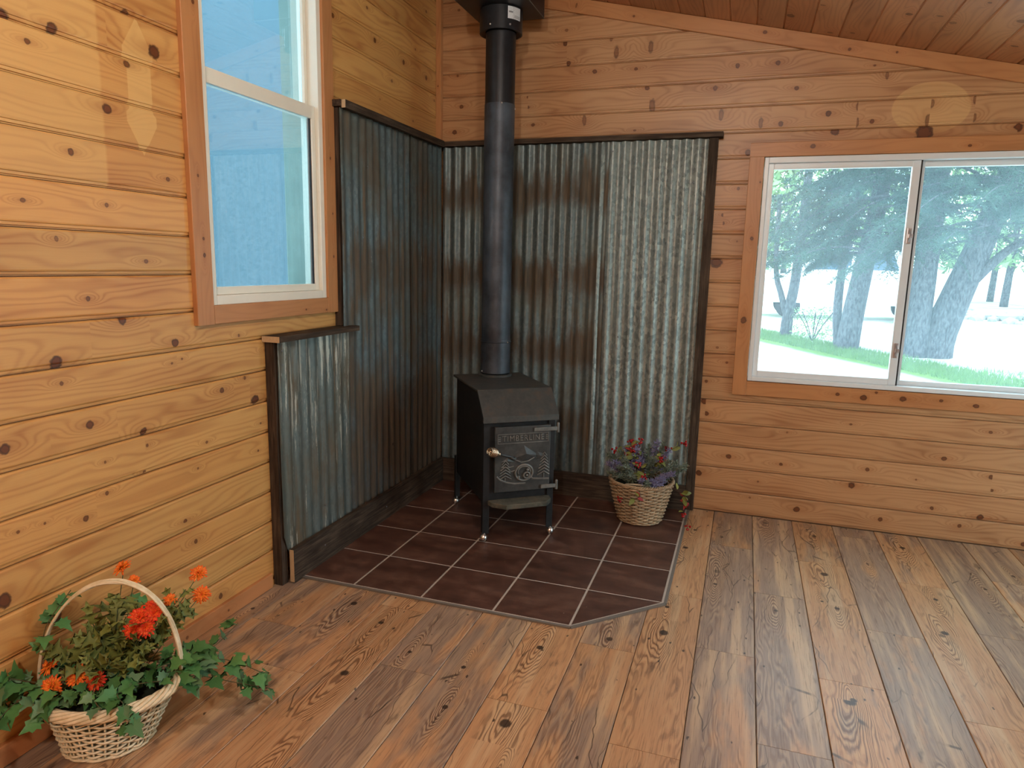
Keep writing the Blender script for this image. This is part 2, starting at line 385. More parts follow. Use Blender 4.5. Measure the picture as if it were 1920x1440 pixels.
BK = [(0.829, 2.585, 0.0147), (0.985, 2.531, 0.013), (1.221, 2.53, 0.0096), (1.768, 2.511, 0.0142), (1.972, 2.512, 0.0142), (1.289, 2.424, 0.0127), (1.322, 2.327, 0.0395), (1.106, 2.626, 0.0324), (1.298, 2.639, 0.0322), (1.659, 2.403, 0.0157), (2.074, 2.38, 0.0126), (1.7, 2.262, 0.0313), (0.935, 2.268, 0.0288), (1.909, 2.213, 0.028), (2.241, 2.244, 0.0156), (2.378, 2.275, 0.022), (2.38, 2.194, 0.0251), (2.499, 2.417, 0.0191), (2.707, 2.192, 0.0317), (2.715, 2.271, 0.0239), (2.902, 2.28, 0.0225), (2.907, 2.196, 0.0224), (2.282, 2.156, 0.025), (2.696, 2.131, 0.0442), (3.098, 2.143, 0.0226), (0.805, 2.695, 0.0165), (1.073, 2.702, 0.0196), (2.01, 2.203, 0.0156), (2.451, 2.197, 0.0126), (1.721, 0.783, 0.0104), (1.719, 0.666, 0.021), (1.734, 0.592, 0.0147), (1.877, 0.346, 0.0149), (2.165, 0.332, 0.0107), (2.612, 0.353, 0.013), (2.542, 0.253, 0.0174), (2.272, 0.074, 0.0174), (2.972, 0.456, 0.0131), (2.854, 0.324, 0.0055), (2.946, 0.174, 0.0111), (3.086, 0.093, 0.0112), (2.704, 0.076, 0.0132), (3.199, 0.38, 0.0134), (3.21, 0.309, 0.0089), (3.168, 0.62, 0.0088), (2.05, 0.214, 0.0065), (1.716, 0.227, 0.0194), (3.175, 0.153, 0.018), (3.385, 0.035, 0.0138), (2.28, 2.155, 0.021), (1.855, 2.059, 0.0182), (1.819, 1.87, 0.0103), (1.747, 1.728, 0.0103), (1.752, 1.683, 0.0103), (1.73, 1.467, 0.0322), (1.828, 0.9, 0.0078), (3.096, 2.144, 0.0163), (0.133, 2.56, 0.0084), (0.16, 2.379, 0.0124), (0.831, 2.587, 0.012), (0.586, 2.412, 0.008), (0.589, 2.355, 0.01), (0.115, 2.231, 0.0144)]

# ------------------------------------------------------------------ floor
fl = MB(); fl.box(-0.2, RX + 0.2, FY - 0.2, 0.2, -0.12, -0.011)
floor = tag(fl.build('floor', simple('floor_underlay', srgb(38, 28, 22), 0.9)), kind='structure')
rf = random.Random(11)
PW, PX0 = 0.2145, 0.104
JOINT = {0: -2.0, 1: -2.253, 2: -1.718, 3: -2.107, 4: -2.60, 5: -2.154, 6: -1.71, 7: -1.175, 8: -0.522, 9: -1.019, 10: -0.577, 11: -1.2, 12: -0.667, 13: -1.074, 14: -0.489, 15: -0.9}
FK = {  # a few boldly figured spots: plank index -> (y, offset across, size)
    2: [(-2.20, -0.02, .018), (-1.85, 0.03, .012)], 5: [(-2.26, 0.0, .019), (-1.80, 0.02, .014)], 7: [(-1.52, 0.02, .017), (-0.62, 0.01, .013), (-1.30, 0.03, .010), (-0.35, -.02, .01)],
    10: [(-0.70, 0.0, .017), (-1.75, 0.02, .018), (-1.05, -0.02, .011), (-.2, 0, .012)], 12: [(-1.12, 0.02, .016), (-0.80, -0.02, .010), (-.2, 0.0, .014)], 3: [(-2.0, 0.04, .008)], 4: [(-2.25, 0.0, .009), (-2.02, 0.03, .008)],
    1: [(-1.75, 0.0, .014)], 13: [(-.6, -.05, .01)], 8: [(-.4, .05, .008), (-1.0, .06, .01)]}
KIND = {0: .45, 1: .55, 2: .1, 3: .85, 4: .75, 5: .15, 6: .6, 7: .1, 8: .8, 9: .9, 10: .2, 11: .75, 12: .2, 13: .9, 14: .8, 15: .3}
for n in range(-1, 21):
    xa, xb = PX0 + PW * n, PX0 + PW * (n + 1)
    xa, xb = max(xa, 0.0), min(xb, RX)
    if xb - xa < 0.02: continue
    top = 0.0 if n >= 7 else (-1.27 if n == 6 else (-1.50 if n == 5 else -1.60))
    j0 = JOINT.get(n, -rf.random() * 1.06)
    ys = sorted([y for y in [j0 + 1.06 * k for k in range(-6, 4)] if FY < y < top - 0.03])
    ys = [FY] + ys + [top]
    for a, b in zip(ys, ys[1:]):
        w = xb - xa; hw = w / 2 - 0.0011; t = 0.0020
        prof = [(-hw, -0.010), (-hw, -t), (-hw + t, 0), (hw - t, 0), (hw, -t), (hw, -0.010)][::-1]
        kk = []
        for (ky, ko, kz) in FK.get(n, []):
            if a < ky < b: kk.append((ky, ko, kz, 1.1, 1.0))
        if not kk or n not in FK or b - a > 0.9 and rf.random() < .5:
            kk.append((rf.uniform(a, b), rf.uniform(-.07, .07), rf.uniform(.006, .015), 1.1, rf.uniform(.5, 1)))
        board('plank', prof, a + 0.0009, b - 0.0009, frame(((xa + xb) / 2, 0, 0), (0, 1, 0), (-1, 0, 0)), M_plank, floor,
              kk, seed=rf.uniform(0, 9), tone=rf.uniform(.92, 1.1), kind=min(1, max(0, KIND.get(n, rf.random()) + rf.uniform(-.15, .15))))

# ------------------------------------------------------------------ walls
def boards_on(wall, M0, u_lo, u_hi, z_start, holes, topfn, mat, knots, seed, pitch=PITCH_B, horiz=0):
    """horizontal boards on a wall; holes [(u0,u1,z0,z1)]; topfn(u) gives the ceiling height"""
    rr = random.Random(seed); z = z_start; i = 0
    while z < max(topfn(u_lo), topfn(u_hi)):
        spans = [(u_lo, u_hi)]; clipped = []
        zl, zh = z, z + pitch
        for (a, b, c, d) in holes:
            if zl < d - 0.01 and zh > c + 0.01:
                ns = []
                for (p, q) in spans:
                    if b <= p or a >= q: ns.append((p, q)); continue
                    if a > p: ns.append((p, a))
                    if b < q: ns.append((b, q))
                if zl < c - 0.004: clipped.append((a, b, 0.0, c - zl))
                if zh > d + 0.004: clipped.append((a, b, d - zl, pitch))
                spans = ns
        sd, tn, kd = rr.uniform(0, 9), rr.uniform(.90, 1.06), rr.uniform(0.15, .9)
        for (p, q, v_lo, v_hi) in [(p, q, 0.0, pitch) for p, q in spans] + clipped:
            kk = [(k[0], k[1] - z, k[2], k[3], k[4]) for k in knots if zl - .004 <= k[1] < zh - .004]
            u = p + rr.uniform(0.1, .7)
            while u < q:      # strangers where the photograph is not looking
                if all(abs(u - k[0]) > .25 for k in kk):
                    kk.append((u, rr.uniform(.025, pitch - .02), rr.uniform(.004, .008), rr.choice((1.1, 1.3, .8)), rr.uniform(.5, .9)))
                u += rr.uniform(.35, 1.0)
            prof = [(min(max(v, v_lo), v_hi), d) for v, d in lap(pitch)]
            if v_hi < pitch: prof = [(v, d) for v, d in prof if d < 0 or v <= v_hi]
            # keep under a sloping ceiling
            tl = None
            if zh > min(topfn(p), topfn(q)):
                if zl > max(topfn(p), topfn(q)) - .02: continue
                if horiz:
                    tl = lambda v, z=z, p=p, q=q: (p, min(q, (CEIL0 - (z + v)) / CSL))
                else:
                    prof = [(min(v, topfn(p) - z - .004), d) for v, d in prof]
            board('board', prof, p, q, M0 @ Matrix.Translation((0, z, 0)), mat, wall, kk, sd, tn, kd, tl)
        z += pitch; i += 1

rk = random.Random(5)
def mk(l, spiky):
    out = []
    for (u, z, r) in l:
        if spiky and r > .0185 and z > 2.17 and not (2.6 < u < 2.75 and z < 2.15): out.append((u, z, r * .9, 0.42, .62))
        else: out.append((u, z, r * .8, rk.choice((.9, 1.0, 1.15)), min(1, .65 + r * 18)))
    return out
WT = 0.2   # wall thickness
# left wall, with the tall window
wl = MB()
LW = (-2.025, -1.268, 1.255, 2.93)   # y0,y1,z0,z1 rough opening
wl.box(-WT, -0.0125, FY - .2, LW[0], -.1, 3.3); wl.box(-WT, -0.0125, LW[1], .2, -.1, 3.3)
wl.box(-WT, -0.0125, LW[0], LW[1], -.1, LW[2]); wl.box(-WT, -0.0125, LW[0], LW[1], LW[3], 3.3)
M_back = simple('rough_framing', srgb(92, 66, 44), .8)
wall_left = tag(wl.build('wall_left', M_back), kind='structure')
boards_on(wall_left, frame((0, 0, 0), (0, 1, 0), (0, 0, 1)), FY, 0.0, 0.026 - .1345, [(LW[0] - .03, LW[1] + .03, LW[2] - .03, LW[3] + .03)], lambda u: CEIL0, M_pine_l, mk(LK, False), 21, pitch=.1345)
# back wall, with the sliding window
wb = MB()
BW = (1.945, 3.455, 0.805, 2.032)
wb.box(-WT, BW[0], 0.0125, WT, -.1, 3.3); wb.box(BW[1], RX + .2, 0.0125, WT, -.1, 3.3)
wb.box(BW[0], BW[1], 0.0125, WT, -.1, BW[2]); wb.box(BW[0], BW[1], 0.0125, WT, BW[3], 3.3)
wall_back = tag(wb.build('wall_back', M_back), kind='structure')
boards_on(wall_back, frame((0, 0, 0), (1, 0, 0), (0, 0, 1)), 0.0, RX, 0.002, [(BW[0] - .03, BW[1] + .03, BW[2] - .03, BW[3] + .03)], ceil_z, M_pine_b, mk(BK, True), 31, horiz=1)
# right wall with a glazed door, front wall behind the camera
DR = (-2.22, -0.38, 0.03, 1.97)
wr = MB()
wr.box(RX + .0125, RX + WT, FY - .2, DR[0], -.1, 2.4); wr.box(RX + .0125, RX + WT, DR[1], .2, -.1, 2.4)
wr.box(RX + .0125, RX + WT, DR[0], DR[1], DR[3], 2.4); wr.box(RX + .0125, RX + WT, DR[0], DR[1], -.1, DR[2])
wall_right = tag(wr.build('wall_right', M_back), kind='structure')
boards_on(wall_right, frame((RX, 0, 0), (0, -1, 0), (0, 0, 1)), 0.0, -FY, 0.002, [(-DR[1] - .02, -DR[0] + .02, -.1, DR[3] + .02)], lambda u: ceil_z(RX), M_pine_b, [], 41)
M_plainpine = simple('plain_pine', srgb(198, 140, 78), .5)
wf = MB(); wf.box(-WT, RX + .2, FY - WT, FY - .0125, -.1, 3.3)
wall_front = tag(wf.build('wall_front', M_plainpine), kind='structure')

# ------------------------------------------------------------------ ceiling
cs = math.hypot(1, CSL)
cm = MB(); cm.add([(-.2, FY - .2, ceil_z(-.2) + .014), (RX + .2, FY - .2, ceil_z(RX + .2) + .014), (RX + .2, .2, ceil_z(RX + .2) + .014), (-.2, .2, ceil_z(-.2) + .014),
                   (-.2, FY - .2, ceil_z(-.2) + .15), (RX + .2, FY - .2, ceil_z(RX + .2) + .15), (RX + .2, .2, ceil_z(RX + .2) + .15), (-.2, .2, ceil_z(-.2) + .15)],
                  [(0, 3, 2, 1), (4, 5, 6, 7), (0, 1, 5, 4), (1, 2, 6, 5), (2, 3, 7, 6), (3, 0, 4, 7)])
ceiling = tag(cm.build('ceiling', M_plainpine), kind='structure')
rc = random.Random(77)
CP = 0.1338 * cs
def vee(p): return [(0.0, -.012), (0.0, -.005), (.006, 0.0), (p - .006, 0.0), (p - .0004, -.005), (p - .0004, -.012)][::-1]
x = 1.429 - 11 * .1338 + .02
while x < RX - .02:
    Y = Vector((-1, 0, CSL)).normalized()        # across the slope, uphill
    o = Vector((x + .1338, 0, ceil_z(x + .1338)))
    w = CP if x > -.0 else CP
    kk = []; u = FY + rc.random()
    while u < -.05:
        kk.append((u, rc.uniform(.02, CP - .02), rc.uniform(.006, .017), rc.choice((.6, 1, 1.2)), rc.uniform(.6, 1))); u += rc.uniform(.25, .8)
    lim = min(CP, (x + .1338) * cs)
    prof = vee(lim)
    # local z must look down into the room: X x Y = (0,1,0)x(-1,0,s) = (s,0,1) -> flip X
    board('board', prof, -0.0, -FY, frame(o, (0, -1, 0), Y), M_pine_c, ceiling, [(-k[0], k[1], k[2], k[3], k[4]) for k in kk], rc.uniform(0, 9), rc.uniform(.86, 1.1), rc.random())
    x += .1338

# trims
def flat(name, u0, u1, v0, v1, d0, d1, M0, mat, parent=None, knots=(), seed=1.0, tone=1.0, kind=.5, bev=.002, trimline=None):
    prof = [(v0, d0), (v0, d1 - bev), (v0 + bev, d1), (v1 - bev, d1), (v1, d1 - bev), (v1, d0)][::-1]
    return board(name, prof, u0, u1, M0, mat, parent, knots, seed, tone, kind, trimline)
FL_ = frame((0, 0, 0), (0, 1, 0), (0, 0, 1)); FB_ = frame((0, 0, 0), (1, 0, 0), (0, 0, 1))
def fvert(M0, u):    # a frame whose length runs up the wall: local x -> world z
    return M0 @ Matrix(((0, -1, 0, u), (1, 0, 0, 0), (0, 0, 1, 0), (0, 0, 0, 1)))
L_ = (RX) * cs
Xc = Vector((1, 0, -CSL)).normalized()
t1 = flat('trim_1', 0.0, L_, -.078, -.001, 0.0005, .019, frame((0, 0, CEIL0), Xc, Xc.cross(Vector((0, 1, 0)))), M_pine_t, None,
          [(1.95, -.03, .008, 1.2, .8), (1.24, -.05, .006, 1, .8), (.9, -.04, .012, .4, .6), (2.6, -.03, .005, 1, .9), (2.38, -.05, .007, 1, .9)], 3.0, 1.0, .5)
tag(t1, kind='structure')
t2 = flat('trim_2', 2.17, CEIL0 - .01, -.034, -.0, 0.0005, .030, fvert(FB_, 0.0), M_pine_t, None, [(2.5, -.015, .004, 1, .8)], 4.0)
tag(t2, kind='structure')
bbl = flat('baseboard_left', FY, -1.752, 0.001, 0.066, 0.0005, .017, FL_, M_pine_base, None, [(-2.25, .03, .006, 1, .7), (-2.03, .03, .005, 1, .8)], 2.2, 1.0, .4)
tag(bbl, kind='structure')

# ------------------------------------------------------------------ windows
def glass_mat(name, tint, refl, haze):
    g = G(name); t = g.t
    tr = t.nodes.new('ShaderNodeBsdfTransparent'); tr.inputs[0].default_value = (*tint, 1)
    gl = t.nodes.new('ShaderNodeBsdfGlossy'); gl.inputs['Roughness'].default_value = 0.0
    df = t.nodes.new('ShaderNodeBsdfTranslucent'); df.inputs[0].default_value = (.62, .86, 1.0, 1)
    lw = t.nodes.new('ShaderNodeLayerWeight'); lw.inputs[0].default_value = .5
    fr = g.M('MULTIPLY_ADD', g.M('POWER', lw.outputs['Facing'], 5.0), .96, .04)
    m1 = t.nodes.new('ShaderNodeMixShader'); m2 = t.nodes.new('ShaderNodeMixShader')
    veil = g.M('MULTIPLY_ADD', g.noise(g.obj(), 3.0, 4), haze, haze * .5)  # bluish translucent share, put in to imitate a veil of glare
    g.set(m1.inputs[0], veil); t.links.new(tr.outputs[0], m1.inputs[1]); t.links.new(df.outputs[0], m1.inputs[2])
    g.set(m2.inputs[0], g.M('MULTIPLY', fr, refl)); t.links.new(m1.outputs[0], m2.inputs[1]); t.links.new(gl.outputs[0], m2.inputs[2])
    t.links.new(m2.outputs[0], g.out.inputs[0])
    return g.m
M_glass = glass_mat('window_glass', (.90, .98, 1.0), 1.0, .065)
M_glass_l = glass_mat('porch_window_glass', (.80, .93, .98), 5.0, .02)
M_vinyl = simple('white_vinyl', srgb(232, 230, 216), .35, var=.04)
M_vinyl_b = simple('white_vinyl_slider', srgb(222, 228, 230), .3, var=.04)
M_dark = simple('black_gasket', (.01, .01, .012), .6)
M_steel = simple('latch_steel', (.55, .57, .6), .3, .8)

# window_1: tall sash window in the left wall
w1 = tag(empty('window_1', (0, (LW[0] + LW[1]) / 2, LW[2])), kind='structure')
def under(o, root):
    bpy.context.view_layer.update()
    mw = o.matrix_world.copy(); o.parent = root; o.matrix_world = mw
    return o
def loc_root(root, mb, name, mat, parent=None, **k):
    """build a mesh given in world coordinates as a part of root"""
    inv = (Matrix.Translation(root.location) @ Euler(root.rotation_euler).to_matrix().to_4x4()).inverted()
    mb.v = [tuple(inv @ Vector(v)) for v in mb.v]
    return mb.build(name, mat, parent or root, **k)
def casing(root, M0, spec):
    for (name, vert, a, b, c, d, depth, kn, sd) in spec:
        inv = Matrix.Translation(root.location).inverted()
        if vert: o = flat('casing', c, d, -b, -a, .0005, depth, inv @ fvert(M0, 0.0), M_pine_t, root, [(k[1], -k[0], k[2], 1.2, .9) for k in kn], sd)
        else: o = flat('casing', a, b, c, d, .0005, depth, inv @ M0, M_pine_t, root, [(k[0], k[1], k[2], 1.2, .9) for k in kn], sd)
casing(w1, FL_, [('l', 1, -2.108, -2.023, 1.186, 3.03, .020, [(-2.06, 1.44, .006), (-2.06, 1.50, .005), (-2.07, 1.72, .004), (-2.05, 2.3, .006)], 1.3),
                 ('r', 1, -1.270, -1.190, 1.186, 3.03, .020, [(-1.22, 1.45, .005), (-1.23, 1.9, .005), (-1.22, 1.65, .004)], 2.7),
                 ('b', 0, -2.0225, -1.2705, 1.186, 1.256, .019, [(-1.45, 1.21, .004), (-1.29, 1.2, .004)], 3.1),
                 ('t', 0, -2.0225, -1.2705, 2.93, 3.03, .019, [], 4.1)])
def rect_frame(root, plane, a0, a1, z0, z1, wa, wb_, wt, wbot, d0, d1, name, mat, bev=.003):
    """a rectangular ring; plane 'x' -> a is y and depth runs in x; plane 'y' -> a is x and depth runs in y"""
    mb = MB()
    def B(p0, p1, q0, q1):
        if plane == 'x': mb.box(d0, d1, p0, p1, q0, q1, bev=bev)
        else: mb.box(p0, p1, d0, d1, q0, q1, bev=bev)
    B(a0, a0 + wa, z0, z1); B(a1 - wb_, a1, z0, z1); B(a0 + wa, a1 - wb_, z0, z0 + wbot); B(a0 + wa, a1 - wb_, z1 - wt, z1)
    return loc_root(root, mb, name, mat)
rect_frame(w1, 'x', LW[0] + .001, LW[1] - .001, LW[2] + .001, LW[3] - .001, .030, .030, .03, .036, -.088, .008, 'outer_frame', M_vinyl)
s1 = rect_frame(w1, 'x', -1.9935, -1.2995, 1.2925, 2.115, .024, .024, .055, .030, -.042, -.012, 'lower_sash', M_vinyl)
s2 = rect_frame(w1, 'x', -1.9935, -1.2995, 2.068, 2.898, .022, .022, .03, .052, -.078, -.046, 'upper_sash', M_vinyl)
for (z0, z1, xx, sash) in ((1.322, 2.06, -.027, s1), (2.12, 2.868, -.062, s2)):
    mb = MB(); mb.box(xx - .003, xx + .003, -1.970, -1.323, z0, z1); loc_root(w1, mb, 'pane', M_glass_l, sash)
M_reveal = simple('pale_green_reveal', srgb(140, 160, 152), .7)
mb = MB(); q = .0015
mb.box(-WT, -.0885, LW[1] - .012, LW[1] - q, LW[2] + q, LW[3] - q); mb.box(-WT, -.0885, LW[0] + q, LW[0] + .012, LW[2] + q, LW[3] - q)
mb.box(-WT, -.0885, LW[0] + .012, LW[1] - .012, LW[2] + q, LW[2] + .012); mb.box(-WT, -.0885, LW[0] + .012, LW[1] - .012, LW[3] - .012, LW[3] - q)
loc_root(w1, mb, 'outer_reveal', M_reveal)
mb = MB(); mb.box(-.035, -.020, -1.3285, -1.3235, 1.322, 2.06); loc_root(w1, mb, 'gasket', M_dark, s1)

# window_2: sliding window in the back wall
w2 = tag(empty('window_2', ((BW[0] + BW[1]) / 2, 0, BW[2])), kind='structure')
casing(w2, FB_, [('l', 1, 1.867, 1.943, .722, 2.032, .020, [(1.91, 1.60, .008), (1.90, 1.15, .014), (1.93, 1.9, .004)], 5.3),
                 ('r', 1, 3.457, 3.535, .722, 2.032, .020, [], 6.7),
                 ('t', 0, 1.867, 3.535, 2.0325, 2.106, .021, [(2.18, 2.08, .010), (2.9, 2.06, .006)], 7.1),
                 ('b', 0, 1.9435, 3.4565, .722, .803, .019, [(2.42, .765, .008), (2.55, .757, .013), (2.61, .79, .006), (2.74, .765, .012), (2.92, .77, .007), (3.08, .755, .010)], 8.1)])
rect_frame(w2, 'y', BW[0] + .001, BW[1] - .001, BW[2] + .001, BW[3] - .001, .022, .022, .030, .024, -.010, .090, 'outer_frame', M_vinyl_b)
sl = rect_frame(w2, 'y', 1.9685, 2.702, .830, 2.001, .028, .038, .032, .034, .012, .042, 'sliding_sash', M_vinyl_b)
sr = rect_frame(w2, 'y', 2.672, 3.4315, .830, 2.001, .056, .026, .030, .026, .046, .080, 'fixed_sash', M_vinyl_b)
for (a, b, yy, sash) in ((1.9955, 2.665, .027, sl), (2.727, 3.406, .063, sr)):
    mb = MB(); mb.box(a, b, yy - .003, yy + .003, .855, 1.972); loc_root(w2, mb, 'pane', M_glass, sash)
mb = MB(); mb.box(2.7025, 2.709, .014, .040, .830, 2.001); loc_root(w2, mb, 'gasket', M_dark, sl)
for zz in (1.62, 1.02):
    mb = MB(); mb.box(2.672, 2.694, .004, .012, zz - .04, zz + .04, bev=.003); mb.tube([(2.683, .001, zz - .03), (2.690, -.008, zz), (2.683, .001, zz + .03)], .004, 6)
    mb.box(2.678, 2.700, -.008, .004, zz - .010, zz + .010, bev=.002)
    loc_root(w2, mb, 'latch', M_steel, sl)

# door_1: glazed door in the right wall (outside the picture, it lights the floor)
d1 = tag(empty('door_1', (RX, (DR[0] + DR[1]) / 2, DR[2])), kind='structure')
rect_frame(d1, 'x', DR[0] + .001, DR[1] - .001, DR[2] + .001, DR[3] - .001, .05, .05, .05, .05, RX + .02, RX + .12, 'outer_frame', M_vinyl_b)
mb = MB(); mb.box(RX + .03, RX + .08, -1.34, -1.26, .09, 1.91); loc_root(d1, mb, 'mullion', M_vinyl_b)
for (a, b) in ((-2.165, -1.345), (-1.255, -.435)):
    mb = MB(); mb.box(RX + .05, RX + .056, a, b, .085, 1.915); loc_root(d1, mb, 'pane', M_glass)

# ------------------------------------------------------------------ tiled hearth
def tile_mat():
    g = G('brown_tile'); p = g.obj(); r = g.rnd()
    x, y, z = g.sep(g.pos())
    v = g.comb(g.M('MULTIPLY', x, 3.0), g.M('MULTIPLY', y, 9.0), g.M('MULTIPLY', r, 30.0))
    n = g.noise(v, 1.0, 5, .6); n2 = g.noise(g.comb(x, y, g.M('MULTIPLY', r, 9.0)), 14.0, 4, .6)
    c = g.ramp(g.M('ADD', g.M('MULTIPLY', n, .6), g.M('MULTIPLY', n2, .4)), [(.32, srgb(60, 39, 32)), (.5, srgb(86, 58, 48)), (.66, srgb(114, 84, 70))])
    k = g.M('MULTIPLY_ADD', r, .22, .9)
    c = g.mix(1.0, c, g.comb(k, k, k), 'MULTIPLY')
    sp = g.voro(g.comb(x, y, 0), 9.0); c = g.mix(g.sstep(sp, .03, .015), c, srgb(170, 160, 150))
    g.bump(n2, .12, .001)
    return g.fin(c, g.M('MULTIPLY_ADD', n2, .2, .30), 0, .45)
M_tile = tile_mat()
M_grout = simple('pale_grout', srgb(188, 178, 166), .85, var=.12, scale=60)
M_edge = simple('grey_edging', srgb(112, 106, 98), .6, var=.15, scale=40)
hearth = tag(empty('hearth', (.85, -.82, 0)), 'dark brown square tiles with pale grout, floor pad beneath the stove', 'hearth')
GX = [.030, .339, .670, 1.000, 1.330, 1.660]; GY = [-1.612, -1.282, -.950, -.614, -.270, -.006]
mb = MB(); mb.prism([(.024, -.004), (.024, -1.618), (1.333, -1.618), (1.666, -1.286), (1.666, -.004)], .0006, .0062)
loc_root(hearth, mb, 'grout', M_grout)
gp = .0036
for i in range(5):
    for j in range(5):
        x0, x1, y0, y1 = GX[i] + gp, GX[i + 1] - gp, GX and GY[j] + gp, GY[j + 1] - gp
        bm = bmesh.new()
        if i == 4 and j == 0: pts = [(x0, y1), (x0, y0 + .002), (x1 - .002, y1)]
        else: pts = [(x0, y0), (x1, y0), (x1, y1), (x0, y1)]
        vs = [bm.verts.new((a - .85, b + .82, .0012)) for a, b in pts]
        f = bm.faces.new(vs); f.normal_update()
        if f.normal.z < 0: f.normal_flip()
        r_ = bmesh.ops.extrude_face_region(bm, geom=[f])
        bmesh.ops.translate(bm, vec=(0, 0, .0066), verts=[e for e in r_['geom'] if isinstance(e, bmesh.types.BMVert)])
        bmesh.ops.recalc_face_normals(bm, faces=bm.faces)
        bmesh.ops.bevel(bm, geom=[e for e in bm.edges if min(v.co.z for v in e.verts) > .006], offset=.0016, segments=2, affect='EDGES')
        mb = MB(); mb.bm(bm); mb.build('tile', M_tile, hearth)
for pl in ([(.065, -1.6225), (1.3345, -1.6225)], [(1.3345, -1.6225), (1.6705, -1.2875)], [(1.6705, -1.2875), (1.6705, -.060)]):
    a, b = Vector((*pl[0], 0)), Vector((*pl[1], 0)); t = (b - a).normalized(); nrm = Vector((t.y, -t.x, 0))
    q = [a - nrm * .006, b - nrm * .006, b + nrm * .007, a + nrm * .007]
    mb = MB(); mb.prism([(p.x, p.y) for p in q], .0006, .0078); loc_root(hearth, mb, 'edging_strip', M_edge)

# ------------------------------------------------------------------ corrugated heat shields
def metal_mat(name, zinc, rust, bands, rust_lo, streak_w, spangle, peel=0.0, low_rust=0.0, uplight=0.0):
    g = G(name); x, y, z = g.sep(g.obj())
    st = g.noise(g.comb(g.M('MULTIPLY', x, 26.0), g.M('MULTIPLY', y, 1.3), 0.0), 1.0, 5, .6)
    sf = g.noise(g.comb(g.M('MULTIPLY', x, 90.0), g.M('MULTIPLY', y, 3.5), 4.0), 1.0, 4, .65)
    bg = g.noise(g.comb(g.M('MULTIPLY', x, 3.2), g.M('MULTIPLY', y, 1.8), 2.0), 1.0, 4, .6)
    sp = g.voro(g.comb(x, g.M('MULTIPLY', y, .6), 0.0), 85.0, 'F1', 'Color')
    spg = g.sep(sp)[0]
    tone = g.M('ADD', g.M('MULTIPLY', spg, spangle), g.M('MULTIPLY', st, .7))
    c = g.mix(g.sstep(tone, .2, .85), zinc[0], zinc[1])
    c = g.mix(g.M('MULTIPLY', g.sstep(bg, .42, .62), .55), c, zinc[2])
    m = g.M('ADD', g.M('MULTIPLY', st, .9), g.M('MULTIPLY', bg, .8))
    m = g.M('ADD', m, g.M('MULTIPLY', sf, .35))
    for (h, w, a) in bands:
        q = g.M('DIVIDE', g.M('SUBTRACT', y, g.M('MULTIPLY_ADD', st, .25, h - .12)), w)
        m = g.M('ADD', m, g.M('MULTIPLY', g.M('POWER', 2.718, g.M('MULTIPLY', g.M('MULTIPLY', q, q), -1.0)), a))
    if low_rust: m = g.M('ADD', m, g.M('MULTIPLY', g.sstep(y, 1.5, .3), low_rust))
    rm = g.sstep(m, rust_lo, rust_lo + .30)
    rc_ = g.ramp(g.M('ADD', g.M('MULTIPLY', sf, .6), g.M('MULTIPLY', st, .4)), [(.3, rust[0]), (.5, rust[1]), (.62, rust[2]), (.75, rust[3])])
    c = g.mix(g.M('MULTIPLY', rm, .88), c, rc_)
    if peel:
        pk = g.noise(g.comb(g.M('MULTIPLY', x, 55.0), g.M('MULTIPLY', y, 2.2), 8.0), 1.0, 6, .75)
        pm = g.M('MULTIPLY', g.sstep(g.M('ADD', pk, g.M('MULTIPLY', g.sstep(y, .45, 1.05), .07)), peel, peel + .02), 1.0)
        c = g.mix(g.M('MULTIPLY', pm, .85), c, srgb(186, 184, 170))
    nl = g.voro(g.comb(x, g.M('MULTIPLY', y, .45), 3.0), 7.0); c = g.mix(g.sstep(nl, .035, .02), c, (.01, .01, .01))
    g.bump(g.M('ADD', sf, g.M('MULTIPLY', rm, .6)), .25, .001)
    return g.fin(c, g.M('MULTIPLY_ADD', rm, .30, .46), g.M('MULTIPLY_ADD', rm, -.35, .42))
RUST = (srgb(46, 38, 30), srgb(78, 65, 50), srgb(100, 84, 62), srgb(150, 106, 58))
M_sheet_new = metal_mat('galvanised_steel', (srgb(104, 114, 112), srgb(170, 178, 172), srgb(132, 142, 138)), RUST, [], 1.72, 1, .38)
M_sheet_old = metal_mat('rusty_galvanised_steel', (srgb(86, 100, 102), srgb(136, 148, 146), srgb(106, 110, 98)), RUST, [(1.86, .12, .28), (1.36, .11, .30), (.92, .12, .32), (.45, .1, .2)], 1.04, 1, .2, low_rust=.08)
M_sheet_left = metal_mat('weathered_steel', (srgb(80, 94, 98), srgb(124, 138, 140), srgb(98, 100, 86)), RUST, [(1.40, .16, .16)], .95, 1, .2, peel=.72, low_rust=.24)
M_sheet_low = metal_mat('flaking_steel', (srgb(90, 100, 98), srgb(132, 142, 138), srgb(104, 104, 88)), (srgb(50, 40, 30), srgb(82, 68, 50), srgb(102, 86, 60), srgb(148, 112, 56)), [], .93, 1, .15, peel=.60)
def weathered(name, a, b, c):
    g = G(name); x, y, z = g.sep(g.obj()); r = g.rnd()
    mx = g.M('MAXIMUM', 0.0, 1.0)
    v = g.comb(g.M('MULTIPLY_ADD', r, 9.0, g.M('MULTIPLY', x, 5.0)), g.M('MULTIPLY', y, 90.0), g.M('MULTIPLY', z, 90.0))
    n = g.noise(v, 1.0, 5, .65, .6); n2 = g.noise(g.comb(x, y, z), 5.0, 3)
    col = g.ramp(g.M('ADD', g.M('MULTIPLY', n, .7), g.M('MULTIPLY', n2, .3)), [(.34, a), (.5, b), (.68, c)])
    g.bump(n, .4, .002)
    return g.fin(col, .8, 0, .2)
M_barn = weathered('barn_wood', srgb(34, 28, 23), srgb(66, 54, 44), srgb(98, 84, 70))
